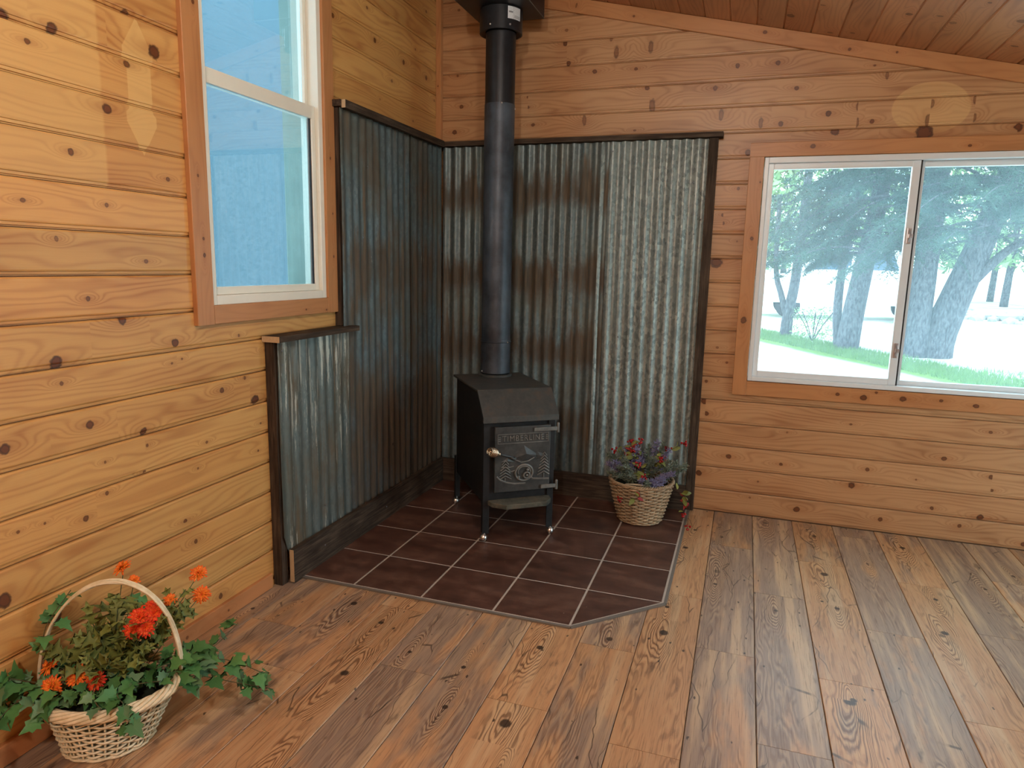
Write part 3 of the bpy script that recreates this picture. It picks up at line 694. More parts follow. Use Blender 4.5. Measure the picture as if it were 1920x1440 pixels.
M_endgrain = simple('fresh_cut_end', srgb(190, 164, 128), .8, var=.2, scale=120)
M_screw = simple('screw_head', (.18, .19, .2), .4, .7)

def corrugated(name, u0, u1, v0, v1, base, amp, phase, M0, mat, parent, ragged=0.0, seed=1, notch=None):
    """sheet with a real wave; local x across, y up, z out of the wall"""
    per = .068; rr = random.Random(seed)
    n = int((u1 - u0) / per * 12) + 1; rows = 7
    us = [u0 + (u1 - u0) * i / n for i in range(n + 1)]
    front = []; bottoms = []
    lowv = {}
    for u in us:
        k = int((u - u0) / per * 1.5)
        if k not in lowv: lowv[k] = rr.uniform(0, ragged)
    vs = []
    for side in (0, 1):
        for j in range(rows + 1):
            for i, u in enumerate(us):
                t = j / rows
                lo = v0 + lowv[int((u - u0) / per * 1.5)]
                if notch: lo = max(lo, notch(u))
                v = lo + (v1 - lo) * t
                d = base + amp * math.sin(2 * PI * (u - u0) / per + phase + .25 * math.sin(1.7 * v + seed)) + .0015 * math.sin(5 * v + u * 13 + seed)
                vs.append((u, v, d - (0.0012 if side else 0)))
    N = n + 1; fs = []; K = N * (rows + 1)
    for j in range(rows):
        for i in range(n):
            fs.append((j * N + i, j * N + i + 1, (j + 1) * N + i + 1, (j + 1) * N + i))
            fs.append((K + j * N + i, K + (j + 1) * N + i, K + (j + 1) * N + i + 1, K + j * N + i + 1))
    for i in range(n):
        fs.append((i, K + i, K + i + 1, i + 1)); q = rows * N
        fs.append((q + i, q + i + 1, K + q + i + 1, K + q + i))
    for j in range(rows):
        fs.append((j * N, (j + 1) * N, K + (j + 1) * N, K + j * N)); q = n
        fs.append((j * N + q, K + j * N + q, K + (j + 1) * N + q, (j + 1) * N + q))
    o = mesh_obj(name, vs, fs, mat, parent); o.data.shade_smooth(); o.data.set_sharp_from_angle(angle=math.radians(60))
    o.matrix_basis = M0
    return o

def screws(root, M0, pts):
    me = None
    for (u, v, d) in pts:
        if me is None:
            mb = MB(); mb.sphere((0, 0, 0), .0045, 8, 6, (1, 1, .6)); o = mb.build('screw', M_screw, root, smooth=True); me = o.data
        else:
            o = link(bpy.data.objects.new('screw', me), root)
        o.matrix_basis = M0 @ Matrix.Translation((u, v, d))

def stick(root, name, a, b, M0, mats=None, endlo=False, bev=.002):
    """box given by two corners in the wall frame (u, v, d); the low-u end may show fresh end grain"""
    (u0, v0, d0), (u1, v1, d1) = a, b
    L = [(u0, v0, d0), (u1, v0, d0), (u1, v1, d0), (u0, v1, d0), (u0, v0, d1), (u1, v0, d1), (u1, v1, d1), (u0, v1, d1)]
    F = [(0, 3, 2, 1), (4, 5, 6, 7), (0, 1, 5, 4), (1, 2, 6, 5), (2, 3, 7, 6), (3, 0, 4, 7)]
    vert = (v1 - v0) > (u1 - u0)
    cu, cv, cd = (u0 + u1) / 2, (v0 + v1) / 2, (d0 + d1) / 2
    R = Matrix(((0, -1, 0, 0), (1, 0, 0, 0), (0, 0, 1, 0), (0, 0, 0, 1))) if vert else Matrix.Identity(4)
    Ml = Matrix.Translation((cu, cv, cd)) @ R; inv = Ml.inverted()
    mb = MB(); mb.add([tuple(inv @ Vector(p)) for p in L], F)
    mb.mi = [0, 0, 0, 0, 0, 1 if endlo else 0]
    o = mb.build(name, [M_barn, M_endgrain], root)
    o.matrix_basis = M0 @ Ml
    return o

# --- on the left wall: tall sheets and the low wing under the window
hl = tag(empty('heat_shield', (0, -.85, 0)), 'weathered corrugated metal panel on the left wall with a low wing under the window', 'heat shield')
ML = Matrix.Translation((0, .85, 0)) @ FL_
corrugated('corrugated_sheet', -1.187, -.44, .14, 2.134, .046, .0048, .4, ML, M_sheet_left, hl, .012, 3)
corrugated('corrugated_sheet', -.475, -.052, .14, 2.134, .0495, .0048, 1.4, ML, M_sheet_left, hl, .012, 8)
corrugated('corrugated_sheet', -1.716, -1.150, .135, 1.087, .0535, .0042, 2.0, ML, M_sheet_low, hl, .012, 5, notch=lambda u: .135 + max(0, (-1.675 - u)) * 2.2)
stick(hl, 'post', (-1.724, .001, .001), (-1.684, 1.089, .046), ML)
stick(hl, 'post', (-1.189, 1.118, .001), (-1.150, 2.134, .038), ML)
stick(hl, 'cap_rail', (-1.740, 1.090, .001), (-1.11, 1.115, .088), ML, endlo=True)
stick(hl, 'cap_rail', (-1.205, 2.137, .001), (-.001, 2.166, .062), ML)
stick(hl, 'cap_lath', (-1.195, 2.130, .063), (-.085, 2.166, .084), ML, endlo=True)
stick(hl, 'base_board', (-1.690, .0085, .062), (-.085, .160, .084), ML, endlo=True)
screws(hl, ML, [(-1.69, 1.05, .061), (-1.69, .99, .061), (-1.40, .27, .060), (-1.0, 1.55, .052), (-.95, 1.9, .052), (-.75, 1.6, .052), (-.62, 1.75, .052), (-.6, .9, .052), (-1.45, .09, .085), (-.85, .08, .085), (-.9, 2.05, .052)])
# --- on the back wall
hb = tag(empty('heat_shield', (.86, 0, 0)), 'corrugated metal panel on the window wall, rusty behind the pipe and silvery at right', 'heat shield')
MBk = Matrix.Translation((-.86, 0, 0)) @ FB_
corrugated('corrugated_sheet', .052, 1.10, .14, 2.134, .036, .0085, 0.0, MBk, M_sheet_old, hb, .010, 13)
corrugated('corrugated_sheet', 1.055, 1.648, .14, 2.134, .0415, .0105, 1.6, MBk, M_sheet_new, hb, .010, 17)
stick(hb, 'post', (1.652, .009, .001), (1.697, 2.134, .058), MBk)
stick(hb, 'cap_rail', (.063, 2.137, .001), (1.722, 2.164, .072), MBk)
stick(hb, 'base_board', (.063, .0085, .056), (1.651, .158, .078), MBk)
screws(hb, MBk, [(1.62, 2.08, .052), (1.60, 1.62, .052), (1.63, 1.70, .05), (1.30, 1.66, .050), (1.19, 1.67, .050), (1.38, 1.0, .050), (1.56, .95, .05), (1.2, 1.02, .05), (.75, 1.6, .045), (.85, 1.3, .045), (1.58, 1.9, .05), (1.12, 2.08, .05), (.8, .08, .079), (1.3, .08, .079)])

# ------------------------------------------------------------------ wood stove (local x along its front, y to its back)
def iron(name, a, b, rough=.55, rust=0.0):
    g = G(name); p = g.obj(); n = g.noise(p, 14.0, 5, .6); n2 = g.noise(p, 60.0, 3)
    c = g.ramp(g.M('ADD', g.M('MULTIPLY', n, .7), g.M('MULTIPLY', n2, .3)), [(.35, a), (.65, b)])
    if rust: c = g.mix(g.M('MULTIPLY', g.sstep(n, .50, .62), rust), c, srgb(92, 70, 52))
    g.bump(n2, .12, .001)
    return g.fin(c, rough, .25, .4)
M_iron = iron('black_iron', srgb(26, 28, 30), srgb(42, 44, 46))
M_irontop = iron('stove_top_iron', srgb(60, 64, 64), srgb(80, 82, 79), .48, .3)
M_cast = iron('cast_door', srgb(52, 55, 56), srgb(78, 81, 80), .45)
M_cast_pale = iron('pale_cast', srgb(92, 95, 94), srgb(132, 133, 128), .4)  # paler cast iron so the raised parts read against the door
M_ash = iron('ashy_shelf', srgb(62, 64, 58), srgb(112, 110, 96), .75, .3)
M_nickel = simple('nickel', (.78, .76, .72), .3, 1.0, var=.1)
M_brass = simple('brassy_nickel', (.62, .53, .40), .25, 1.0, var=.15)
stove = tag(empty('wood_stove', (.702, -.948, 0.008), math.radians(37.27)), 'black cast iron wood stove with embossed door, standing on the tiled hearth', 'wood stove')
mb = MB()
prof = [(.004, .20), (.004, .650), (.092, .770), (.592, .770), (.592, .20)]
mb.prism([(a, b) for a, b in prof], .004, .372, axis='x')
body = mb.build('body', M_iron, stove)
mb = MB()
po = [(.600, .786), (.088, .786), (-.028, .664), (-.030, .634)]
pi_ = [(-.020, .634), (-.018, .660), (.094, .774), (.600, .774)]
mb.prism(po + pi_, -.016, .392, axis='x')
bm_ = mb.build('top_plate', M_irontop, stove)
bv = bm_.modifiers.new('bevel', 'BEVEL'); bv.width = .002; bv.segments = 2
# legs of angle iron with ball feet
foot_me = None
for (u, w, top, su, sw) in ((0, 0, .632, 1, 1), (.375, 0, .632, -1, 1), (0, .597, .30, 1, -1), (.375, .597, .30, -1, -1)):
    mb = MB(); t = .006; fw = .034
    u0 = u - su * .006; w0 = w - sw * .006
    def bx(a, b, c, d): mb.box(min(a, b), max(a, b), min(c, d), max(c, d), .042, top)
    bx(u0, u0 + su * fw, w0, w0 + sw * t); bx(u0, u0 + su * t, w0 + sw * t, w0 + sw * fw)
    leg = mb.build('leg', M_iron, stove)
    mb = MB(); mb.sphere((u + su * .002, w + sw * .002, .0205), .0205, 16, 10); mb.lathe([(.0, .048), (.010, .048), (.011, .040), (.008, .034)], 12, (u + su * .004, w + sw * .004, 0))
    mb.build('ball_foot', M_nickel, leg, smooth=True)
# door
door = None
mb = MB(); mb.box(.048, .350, -.026, -.004, .266, .610, bev=.004)
door = mb.build('door', M_cast, stove)
def relief(name, mb, mat=None, parent=None, smooth=False): return mb.build(name, mat or M_cast, parent or door, smooth)
mb = MB()
for (a, b, c, d) in ((.060, .338, .570, .574), (.060, .338, .522, .526), (.060, .064, .526, .570), (.334, .338, .526, .570)): mb.box(a, b, -.030, -.0258, c, d, bev=.0015)
for zz in (.538, .548, .558):
    mb.box(.066, .077, -.0295, -.0258, zz - .0025, zz + .0025); mb.box(.321, .332, -.0295, -.0258, zz - .0025, zz + .0025)
relief('name_plate', mb, M_cast_pale)
def text_mesh(txt, size, depth):
    cu = bpy.data.curves.new('lettering', 'FONT'); cu.body = txt; cu.size = size; cu.extrude = depth; cu.align_x = 'CENTER'; cu.align_y = 'CENTER'; cu.resolution_u = 2; cu.space_character = 1.12
    o = bpy.data.objects.new('lettering_source', cu); COL.objects.link(o)
    dg = bpy.context.evaluated_depsgraph_get(); me = bpy.data.meshes.new_from_object(o.evaluated_get(dg))
    bpy.data.objects.remove(o); bpy.data.curves.remove(cu); return me
me = text_mesh('TIMBERLINE', .046, .0022); me.materials.clear(); me.materials.append(M_cast_pale)
lt = link(bpy.data.objects.new('lettering', me), door)
wx = max(v.co.x for v in me.vertices) - min(v.co.x for v in me.vertices)
lt.matrix_basis = Matrix.Translation((.199, -.0275, .548)) @ Matrix.Rotation(PI / 2, 4, 'X') @ Matrix.Diagonal((.228 / wx, .92, 1, 1))
# mountain
mb = MB()
def ridge(pts, y0=-.0258, y1=-.032):
    n = len(pts); base = [(u, y0, z) for u, z in pts]; c = (sum(p[0] for p in pts) / n, y1, sum(p[1] for p in pts) / n)
    mb.add(base + [c], [(i, (i + 1) % n, n) for i in range(n)])
ridge([(.135, .440), (.165, .465), (.180, .490), (.203, .512), (.228, .492), (.250, .478), (.290, .450), (.285, .432), (.21, .425)], y1=-.035)
ridge([(.075, .425), (.100, .437), (.118, .455), (.138, .440), (.150, .425), (.11, .412)])
ridge([(.255, .458), (.280, .470), (.335, .452), (.335, .43), (.27, .43)])
relief('mountain_relief', mb)
for (uc, zb, n, w, h) in ((.104, .334, 6, .034, .016), (.316, .345, 7, .036, .017)):
    mb = MB()
    for k in range(n):
        ww = w * (1 - .10 * k); z0 = zb + k * h
        mb.tube([(uc - ww, -.028, z0), (uc, -.032, z0 + .020), (uc + ww if uc < .3 else min(.346, uc + ww), -.028, z0)], .0034, 6)
    mb.box(uc - .003, uc + .003, -.030, -.0258, zb - .014, zb + .01)
    relief('tree_relief', mb, M_cast_pale)
mb = MB()
mb.tube([(.060, -.027, .352), (.075, -.029, .335), (.11, -.029, .318), (.155, -.029, .308), (.215, -.027, .306)], .0055, 6)
mb.tube([(.245, -.028, .330), (.29, -.029, .325), (.345, -.028, .322)], .0055, 6)
mb.tube([(.150, -.028, .438), (.19, -.029, .420), (.23, -.029, .425), (.262, -.028, .442)], .003, 6)
mb.tube([(.09, -.028, .40), (.12, -.029, .396), (.15, -.028, .402)], .003, 6)
mb.tube([(.12, -.028, .378), (.14, -.028, .374), (.158, -.028, .38)], .0025, 6)
relief('trail_relief', mb, M_cast_pale)
# round draft dial
mb = MB(); N = 28; dc = (.206, .365)
mb.tube([(dc[0] + .047 * math.cos(2 * PI * k / N), -.030, dc[1] + .042 * math.sin(2 * PI * k / N)) for k in range(N)], .006, 8, closed=True)
mb.tube([(dc[0] + .034 * math.cos(a), -.031, dc[1] + .004 + .030 * math.sin(a)) for a in [math.radians(200 - 22 * k) for k in range(11)]], .004, 6)
dial = relief('draft_dial', mb, M_cast_pale, smooth=True)
mb = MB(); mb.tube([(dc[0] + .014 + .016 * math.cos(2 * PI * k / 20), -.034, dc[1] - .014 + .016 * math.sin(2 * PI * k / 20)) for k in range(20)], .005, 8, closed=True)
mb.tube([(dc[0] + .014, -.026, dc[1] - .014), (dc[0] + .014, -.042, dc[1] - .014)], .007, 10)
mb.tube([(dc[0] + .03, -.030, dc[1] - .02), (dc[0] + .046, -.032, dc[1] - .034)], .005, 6)
mb.sphere((dc[0] + .018, -.034, dc[1] + .014), .008, 10, 8)
mb.sphere((dc[0] - .030, -.031, dc[1] - .022), .008, 10, 8)
mb.build('dial_knob', M_cast_pale, dial, smooth=True)
for (z, ua) in ((.590, .255), (.282, .300)):
    mb = MB(); mb.box(ua, .392, -.036, -.0262, z - .010, z + .010, bev=.003)
    mb.tube([(.388, -.031, z - .020), (.388, -.031, z + .022)], .0075, 10)
    mb.sphere((.388, -.031, z + .024), .008, 10, 6)
    mb.build('hinge', M_cast_pale, stove, smooth=True, angle=40)
# latch handle: bent rod, coil grip
mb = MB(); mb.tube([(.150, -.026, .448), (.128, -.036, .455), (.085, -.050, .470), (.058, -.060, .482)], .0055, 8)
mb.tube([(.158, -.027, .446), (.150, -.033, .440), (.13, -.036, .452)], .007, 8)
hd = mb.build('latch_handle', M_cast, stove, smooth=True)
mb = MB(); ax = (Vector((.000, -.084, .506)) - Vector((.062, -.058, .480))); o0 = Vector((.062, -.058, .480)); t = ax.normalized()
e1 = t.orthogonal().normalized(); e2 = t.cross(e1); pts = []
for k in range(140):
    s_ = k / 139; r_ = .006 + .017 * min(1, max(0, (s_ - .15) / .35)) - .006 * max(0, (s_ - .8) / .2)
    a = s_ * 2 * PI * 9; pts.append(o0 + ax * s_ + e1 * (r_ * math.cos(a)) + e2 * (r_ * math.sin(a)))
mb.tube(pts, .0038, 6)
mb.tube([o0, o0 + ax * .98], .005, 8)
mb.build('coil_grip', M_brass, hd, smooth=True)
# ash shelf
mb = MB(); sh = [(.018, .002), (.357, .002), (.352, -.050), (.312, -.098), (.092, -.098), (.030, -.045)]
mb.prism(sh, .196, .222); shelf = mb.build('ash_shelf', M_ash, stove)
bv = shelf.modifiers.new('bevel', 'BEVEL'); bv.width = .004; bv.segments = 2
# flue collar on the stove
PIPE = Vector((.556, -.404, 0))
inv = (Matrix.Translation(stove.location) @ Matrix.Rotation(math.radians(37.27), 4, 'Z')).inverted()
pl = inv @ PIPE
mb = MB(); mb.lathe([(.096, .7865), (.096, .795), (.090, .800), (.080, .800), (.080, .7865)], 40, (pl.x, pl.y, 0)); mb.build('flue_collar', M_irontop, stove, smooth=True, angle=40)

# ------------------------------------------------------------------ stove pipe
def pipe_mat():
    g = G('pipe_black'); p = g.obj(); x, y, z = g.sep(p)
    n = g.noise(p, 6.0, 5, .6); n2 = g.noise(g.comb(g.M('MULTIPLY', x, 30.0), g.M('MULTIPLY', y, 30.0), g.M('MULTIPLY', z, 5.0)), 1.0, 4)
    c = g.ramp(n, [(.35, srgb(44, 49, 56)), (.65, srgb(78, 86, 95))])
    c = g.mix(g.M('MULTIPLY', g.sstep(n2, .62, .72), .3), c, srgb(110, 116, 122))
    return g.fin(c, .46, .3, .4)
M_pipe = pipe_mat(); M_pipe2 = iron('satin_black', srgb(24, 25, 28), srgb(36, 38, 42), .42)
pipe = tag(empty('stove_pipe', (PIPE.x, PIPE.y, .803)), 'black stove pipe rising from the stove to the ceiling box', 'stove pipe')
for (z0, z1, r, mat) in ((.010, .205, .0845, M_pipe), (.196, 1.480, .0828, M_pipe), (1.472, 1.842, .0808, M_pipe2)):
    mb = MB(); mb.lathe([(r - .0015, z0), (r, z0 + .001), (r, z1 - .001), (r - .0015, z1), (r - .004, z1)], 48); mb.build('pipe_section', mat, pipe, smooth=True, angle=50)
mb = MB(); mb.tube([(.0855 * math.cos(2 * PI * k / 48), .0855 * math.sin(2 * PI * k / 48), .190) for k in range(48)], .003, 6, closed=True); mb.build('seam_ring', M_pipe, pipe, smooth=True)
# direction to the middle of the room for the screws
da = math.atan2(-3.715, 1.344)
def screw_on(root, r, a, z, s=.005):
    mb = MB(); mb.sphere((r * math.cos(a), r * math.sin(a), z), s, 8, 6); return mb.build('screw', M_nickel, root, smooth=True)
screw_on(pipe, .083, da + .12, 1.476); screw_on(pipe, .083, da + 1.4, 1.46); screw_on(pipe, .085, da + .9, .19); screw_on(pipe, .085, da - 1.1, .02)
boxb = tag(empty('ceiling_support_box', (PIPE.x, PIPE.y, 2.640)), 'black square ceiling box with round collar and white sticker at the top of the pipe', 'support box')
mb = MB(); mb.lathe([(.106, 0.0), (.1145, 0.001), (.1145, .112), (.1145, .116)], 48)
mb.lathe([(.082, .010), (.106, 0.0)], 48)
col_ = mb.build('collar', M_pipe2, boxb, smooth=True, angle=40)
mb = MB(); x0, x1, y0, y1, zb = .375, .745, -.612, -.236, 2.758
tz = lambda x_: ceil_z(x_) - .003
mb.add([(x0, y0, zb), (x1, y0, zb), (x1, y1, zb), (x0, y1, zb), (x0, y0, tz(x0)), (x1, y0, tz(x1)), (x1, y1, tz(x1)), (x0, y1, tz(x0))],
       [(0, 3, 2, 1), (4, 5, 6, 7), (0, 1, 5, 4), (1, 2, 6, 5), (2, 3, 7, 6), (3, 0, 4, 7)])
bo = loc_root(boxb, mb, 'box', M_pipe2)
bv = bo.modifiers.new('bevel', 'BEVEL'); bv.width = .002; bv.segments = 2
mb = MB()
for (a, b) in (((x0, y0), (x1, y0)), ((x1, y0), (x1, y1))):
    mb.tube([(a[0], a[1], zb + .0015), (b[0], b[1], zb + .0015)], .0022, 6)
loc_root(boxb, mb, 'worn_edge', simple('worn_edge_paint', srgb(98, 98, 96), .5))
for a in (-.52, .42): screw_on(col_, .1142, da + a, .022, .0055)
def sticker_mat():
    g = G('sticker_print'); uv = g.t.nodes.new('ShaderNodeUVMap').outputs[0]; x, y, _ = g.sep(uv)
    ln = g.M('GREATER_THAN', g.M('FRACT', g.M('MULTIPLY', y, 13.0)), .55)
    wd = g.noise(g.comb(g.M('MULTIPLY', x, 34.0), g.M('FLOOR', g.M('MULTIPLY', y, 13.0)), 0.0), 1.0, 1)
    txt = g.M('MULTIPLY', ln, g.M('GREATER_THAN', wd, .42))
    inx = g.M('MULTIPLY', g.sstep(x, .04, .05), g.sstep(x, .96, .95))
    logo = g.M('MULTIPLY', g.M('MULTIPLY', g.sstep(x, .06, .07), g.sstep(x, .36, .35)), g.M('MULTIPLY', g.sstep(y, .48, .49), g.sstep(y, .62, .61)))
    bar = g.M('MULTIPLY', g.M('MULTIPLY', g.sstep(x, .45, .46), g.sstep(x, .95, .94)), g.M('MULTIPLY', g.sstep(y, .08, .09), g.sstep(y, .34, .33)))
    div = g.M('LESS_THAN', g.M('ABSOLUTE', g.M('SUBTRACT', x, .41)), .008)
    c = g.mix(g.M('MULTIPLY', g.M('MULTIPLY', txt, inx), .45), srgb(226, 228, 230), srgb(70, 72, 76))
    c = g.mix(g.M('MULTIPLY', logo, .75), c, srgb(40, 44, 50)); c = g.mix(g.M('MULTIPLY', bar, .35), c, srgb(60, 60, 64)); c = g.mix(g.M('MULTIPLY', div, .6), c, srgb(60, 60, 64))
    return g.fin(c, .5)
n = 10; vs = []; a0, a1 = da + .30, da + 1.02; r_ = .1152
for k in range(n + 1):
    a = a0 + (a1 - a0) * k / n; vs += [(r_ * math.cos(a), r_ * math.sin(a), .050), (r_ * math.cos(a), r_ * math.sin(a), .110)]
st = mesh_obj('sticker', vs, [(2 * k, 2 * k + 2, 2 * k + 3, 2 * k + 1) for k in range(n)], sticker_mat(), col_)
uvl = st.data.uv_layers.new(name='UVMap')
for lp in st.data.loops:
    vi = lp.vertex_index; uvl.data[lp.index].uv = ((vi // 2) / n, vi % 2)
tag(st, 'small white printed sticker')

# ------------------------------------------------------------------ baskets
def willow(name, a, b):
    g = G(name); p = g.obj(); n = g.noise(p, 40.0, 4, .6); n2 = g.noise(p, 6.0, 3)
    c = g.ramp(g.M('ADD', g.M('MULTIPLY', n, .5), g.M('MULTIPLY', n2, .5)), [(.35, a), (.65, b)])
    g.bump(n, .2, .001)
    return g.fin(c, .55, 0, .35)
M_willow = willow('peeled_willow', srgb(208, 188, 146), srgb(246, 234, 204))
M_cane = willow('brown_cane', srgb(146, 120, 92), srgb(204, 180, 146))
M_soil = simple('dark_moss', srgb(30, 40, 24), .95, var=.4, scale=60, bump=.5)

def ell(c, a, b, th, z, t):
    x, y = a * math.cos(t), b * math.sin(t)
    return Vector((c[0] + x * math.cos(th) - y * math.sin(th), c[1] + x * math.sin(th) + y * math.cos(th), z))

def wicker(root, mat, levels, th, nst, rows, wr, rim_r, skip=(), strands=4, stake_r=.003, twist=10, open_band=None):
    """levels: fn(s in 0..1) -> (cx, cy, a, b, z); woven wall of rings and stakes"""
    mb = MB()
    for k in range(nst):
        t = 2 * PI * k / nst
        pts = []
        for j in range(9):
            cx, cy, a, b, z = levels(j / 8); pts.append(ell((cx, cy), a, b, th, z, t))
        mb.tube(pts, stake_r, 5)
    tag(mb.build('stakes', mat, root, smooth=True), kind='stuff')
    mb = MB(); seg = nst * 4
    for i in range(rows):
        s_ = (i + .5) / rows
        if open_band and open_band[0] < s_ < open_band[1]: continue
        cx, cy, a, b, z = levels(s_)
        pts = []
        for k in range(seg):
            t = 2 * PI * k / seg
            w = stake_r * 2.0 * math.cos(nst * t / 2 + (PI if i % 2 else 0)) + random.Random(i * 977 + k).uniform(-.0006, .0006)
            p = ell((cx, cy), a + w, b + w, th, z, t); p.z += .0012 * math.sin(t * 3 + i)
            pts.append(p)
        mb.tube(pts, wr, 5, closed=True)
    tag(mb.build('weave', mat, root, smooth=True), kind='stuff')
    if open_band:
        mb = MB(); s0, s1 = open_band; n = nst
        for k in range(n):       # slanting lattice in the open band
            t0, t1 = 2 * PI * k / n, 2 * PI * (k + 1.6) / n
            A = levels(s0 + .01); Bv = levels(s1 - .01)
            mb.tube([ell(A[:2], A[2] + .002, A[3] + .002, th, A[4], t0), ell(Bv[:2], Bv[2] + .002, Bv[3] + .002, th, Bv[4], t1)], .0022, 5)
        mb.build('lattice_band', mat, root, smooth=True)
    # twisted rim
    mb = MB(); cx, cy, a, b, z = levels(1.0); N = 160
    for q in range(strands):
        pts = []
        for k in range(N):
            t = 2 * PI * k / N; ph = twist * t + 2 * PI * q / strands
            p = ell((cx, cy), a + rim_r * math.cos(ph), b + rim_r * math.cos(ph), th, z + rim_r * math.sin(ph), t); pts.append(p)
        mb.tube(pts, rim_r * (.72 if strands < 6 else .5), 5, closed=True)
    mb.build('rim', mat, root, smooth=True)
    mb = MB(); cx, cy, a, b, z = levels(0.0)
    for q in range(2):
        mb.tube([ell((cx, cy), a + .004 * math.cos(6 * 2 * PI * k / 80 + PI * q), b + .004 * math.cos(6 * 2 * PI * k / 80 + PI * q), th, z + .003 + .002 * math.sin(6 * 2 * PI * k / 80 + PI * q), 2 * PI * k / 80) for k in range(80)], .0042, 5, closed=True)
    mb.build('foot_ring', mat, root, smooth=True)
    mb = MB(); vs = [tuple(ell((cx, cy), a, b, th, z + .004, 2 * PI * k / 40)) for k in range(40)]
    mb.add(vs, [tuple(range(40))]); mb.add([(v[0], v[1], v[2] - .002) for v in vs], [tuple(range(40))[::-1]])
    mb.build('bottom', mat, root)

# pale willow basket with a hooped handle, by the left wall
TH = math.radians(33)
wbk = tag(empty('willow_basket', (.195, -2.73, .0)), 'pale willow basket with hooped handle, in front of the left wall', 'basket')
def lv1(s): return (-.002 - .006 * s, -.012 + .030 * s, .118 + .066 * s ** 1.2, .096 + .060 * s ** 1.2, .0045 + .158 * s)
wicker(wbk, M_willow, lv1, TH, 26, 17, .0036, .0125, strands=7, stake_r=.0030, twist=5, open_band=(.74, .93))
cx, cy, a, b, z = lv1(1.0)
mb = MB(); HH = .350; hx = .014
for q in range(6):
    pts = []
    for k in range(49):
        t = PI * k / 48; x = hx * math.sin(t) - math.cos(t) * (a + .008); zz = z - .02 + math.sin(t) ** .82 * HH
        ph = 2 * PI * q / 6 + t * 2.2; off = Vector((-math.sin(TH) * .010 * math.cos(ph), math.cos(TH) * .010 * math.cos(ph), 0)); rad = .0035 * math.sin(ph)
        p = Vector((cx + (x + rad * math.cos(t)) * math.cos(TH), cy + (x + rad * math.cos(t)) * math.sin(TH), zz + rad * math.sin(t))) + off
        pts.append(p)
    mb.tube(pts, .0036, 5)
mb.build('handle', M_willow, wbk, smooth=True)
mb = MB(); vs = [tuple(ell((cx, cy), a - .014, b - .014, TH, z - .03, 2 * PI * k / 32)) for k in range(32)]
mb.add(vs + [(cx, cy, z - .005)], [(k, (k + 1) % 32, 32) for k in range(32)])
mb.build('filler', M_soil, wbk)

# brown wicker basket on the hearth
bbk = tag(empty('wicker_basket', (1.418, -.315, .0078)), 'round brown wicker basket on the tiled hearth beside the stove', 'basket')
def lv2(s): return (0, 0, .116 + .060 * s ** .9, .116 + .060 * s ** .9, .006 + .232 * s)
wicker(bbk, M_cane, lv2, 0.0, 26, 23, .0056, .0064, strands=3, stake_r=.0034, twist=26)
mb = MB(); mb.add([(.160 * math.cos(2 * PI * k / 32), .160 * math.sin(2 * PI * k / 32), .205) for k in range(32)] + [(0, 0, .225)], [(k, (k + 1) % 32, 32) for k in range(32)])
mb.build('filler', M_soil, bbk)
mb = MB(); mb.tube([(-.07 + .14 * k / 12, -.115 - .02 * math.sin(PI * k / 12), .232 + .012 * math.sin(PI * k / 12)) for k in range(13)], .006, 6)
mb.build('ribbon', simple('cream_ribbon', srgb(206, 196, 170), .6), bbk, smooth=True)

# ------------------------------------------------------------------ leaves and flowers
def leaf_mat(name, a, b, vein, rough=.5):
    g = G(name); x, y, z = g.sep(g.obj()); r = g.rnd(); n = g.noise(g.obj(), 40.0, 3)
    c = g.mix(g.M('ADD', g.M('MULTIPLY', n, .5), g.M('MULTIPLY', r, .5)), a, b)
    rib = g.sstep(g.M('ABSOLUTE', x), .0014, .0004)
    c = g.mix(g.M('MULTIPLY', rib, .5), c, vein)
    return g.fin(c, rough, 0, .35)
M_ivy = leaf_mat('ivy_green', srgb(40, 84, 46), srgb(96, 150, 84), srgb(150, 180, 130))
M_ivy2 = leaf_mat('dusty_ivy_green', srgb(66, 104, 72), srgb(120, 156, 112), srgb(180, 196, 160))
M_oak = leaf_mat('olive_leaf', srgb(76, 88, 38), srgb(136, 142, 72), srgb(160, 160, 96), .55)
M_vine = simple('vine_stem', srgb(84, 78, 48), .7)
M_vineg = simple('green_stem', srgb(60, 76, 40), .6)

def outline_leaf(name, half, mat, fold=.18, curl=.25):
    """half outline [(x>=0, y)] from base to tip; folded along the midrib, tip curled"""
    n = len(half); L = half[-1][1]
    vs = []; fs = []
    bend = lambda y: -curl * (y / L) ** 2 * L
    for x, y in half: vs.append((0, y, bend(y)))
    for sgn in (1, -1):
        for x, y in half: vs.append((sgn * x, y, bend(y) + fold * x))
    for i in range(n - 1):
        fs.append((i, n + i, n + i + 1, i + 1)); fs.append((i, i + 1, 2 * n + i + 1, 2 * n + i))
    me = bpy.data.meshes.new(name); me.from_pydata(vs, [], fs); me.materials.append(mat); me.validate(); me.update(); me.shade_smooth()
    return me
IVY_H = [(0, 0), (.30, -.16), (.24, .02), (.52, .10), (.34, .26), (.40, .50), (.20, .56), (.10, .80), (0, 1.0)]
OAK_H = [(0, 0), (.06, .06), (.24, .18), (.08, .24), (.12, .34), (.36, .50), (.13, .48), (.10, .60), (.22, .82), (.09, .76), (.05, .90), (0, 1.0)]
OVAL_H = [(0, 0), (.16, .15), (.26, .40), (.22, .66), (.10, .88), (0, 1.0)]
def scaled(h, s): return [(x * s, y * s) for x, y in h]
ME_IVY = [outline_leaf('ivy_leaf', scaled(IVY_H, 1.0), m, .2, c) for m, c in ((M_ivy, .15), (M_ivy, .35), (M_ivy2, .2))]
ME_OAK = [outline_leaf('lobed_leaf', scaled(OAK_H, 1.0), M_oak, .25, c) for c in (.2, .4)]

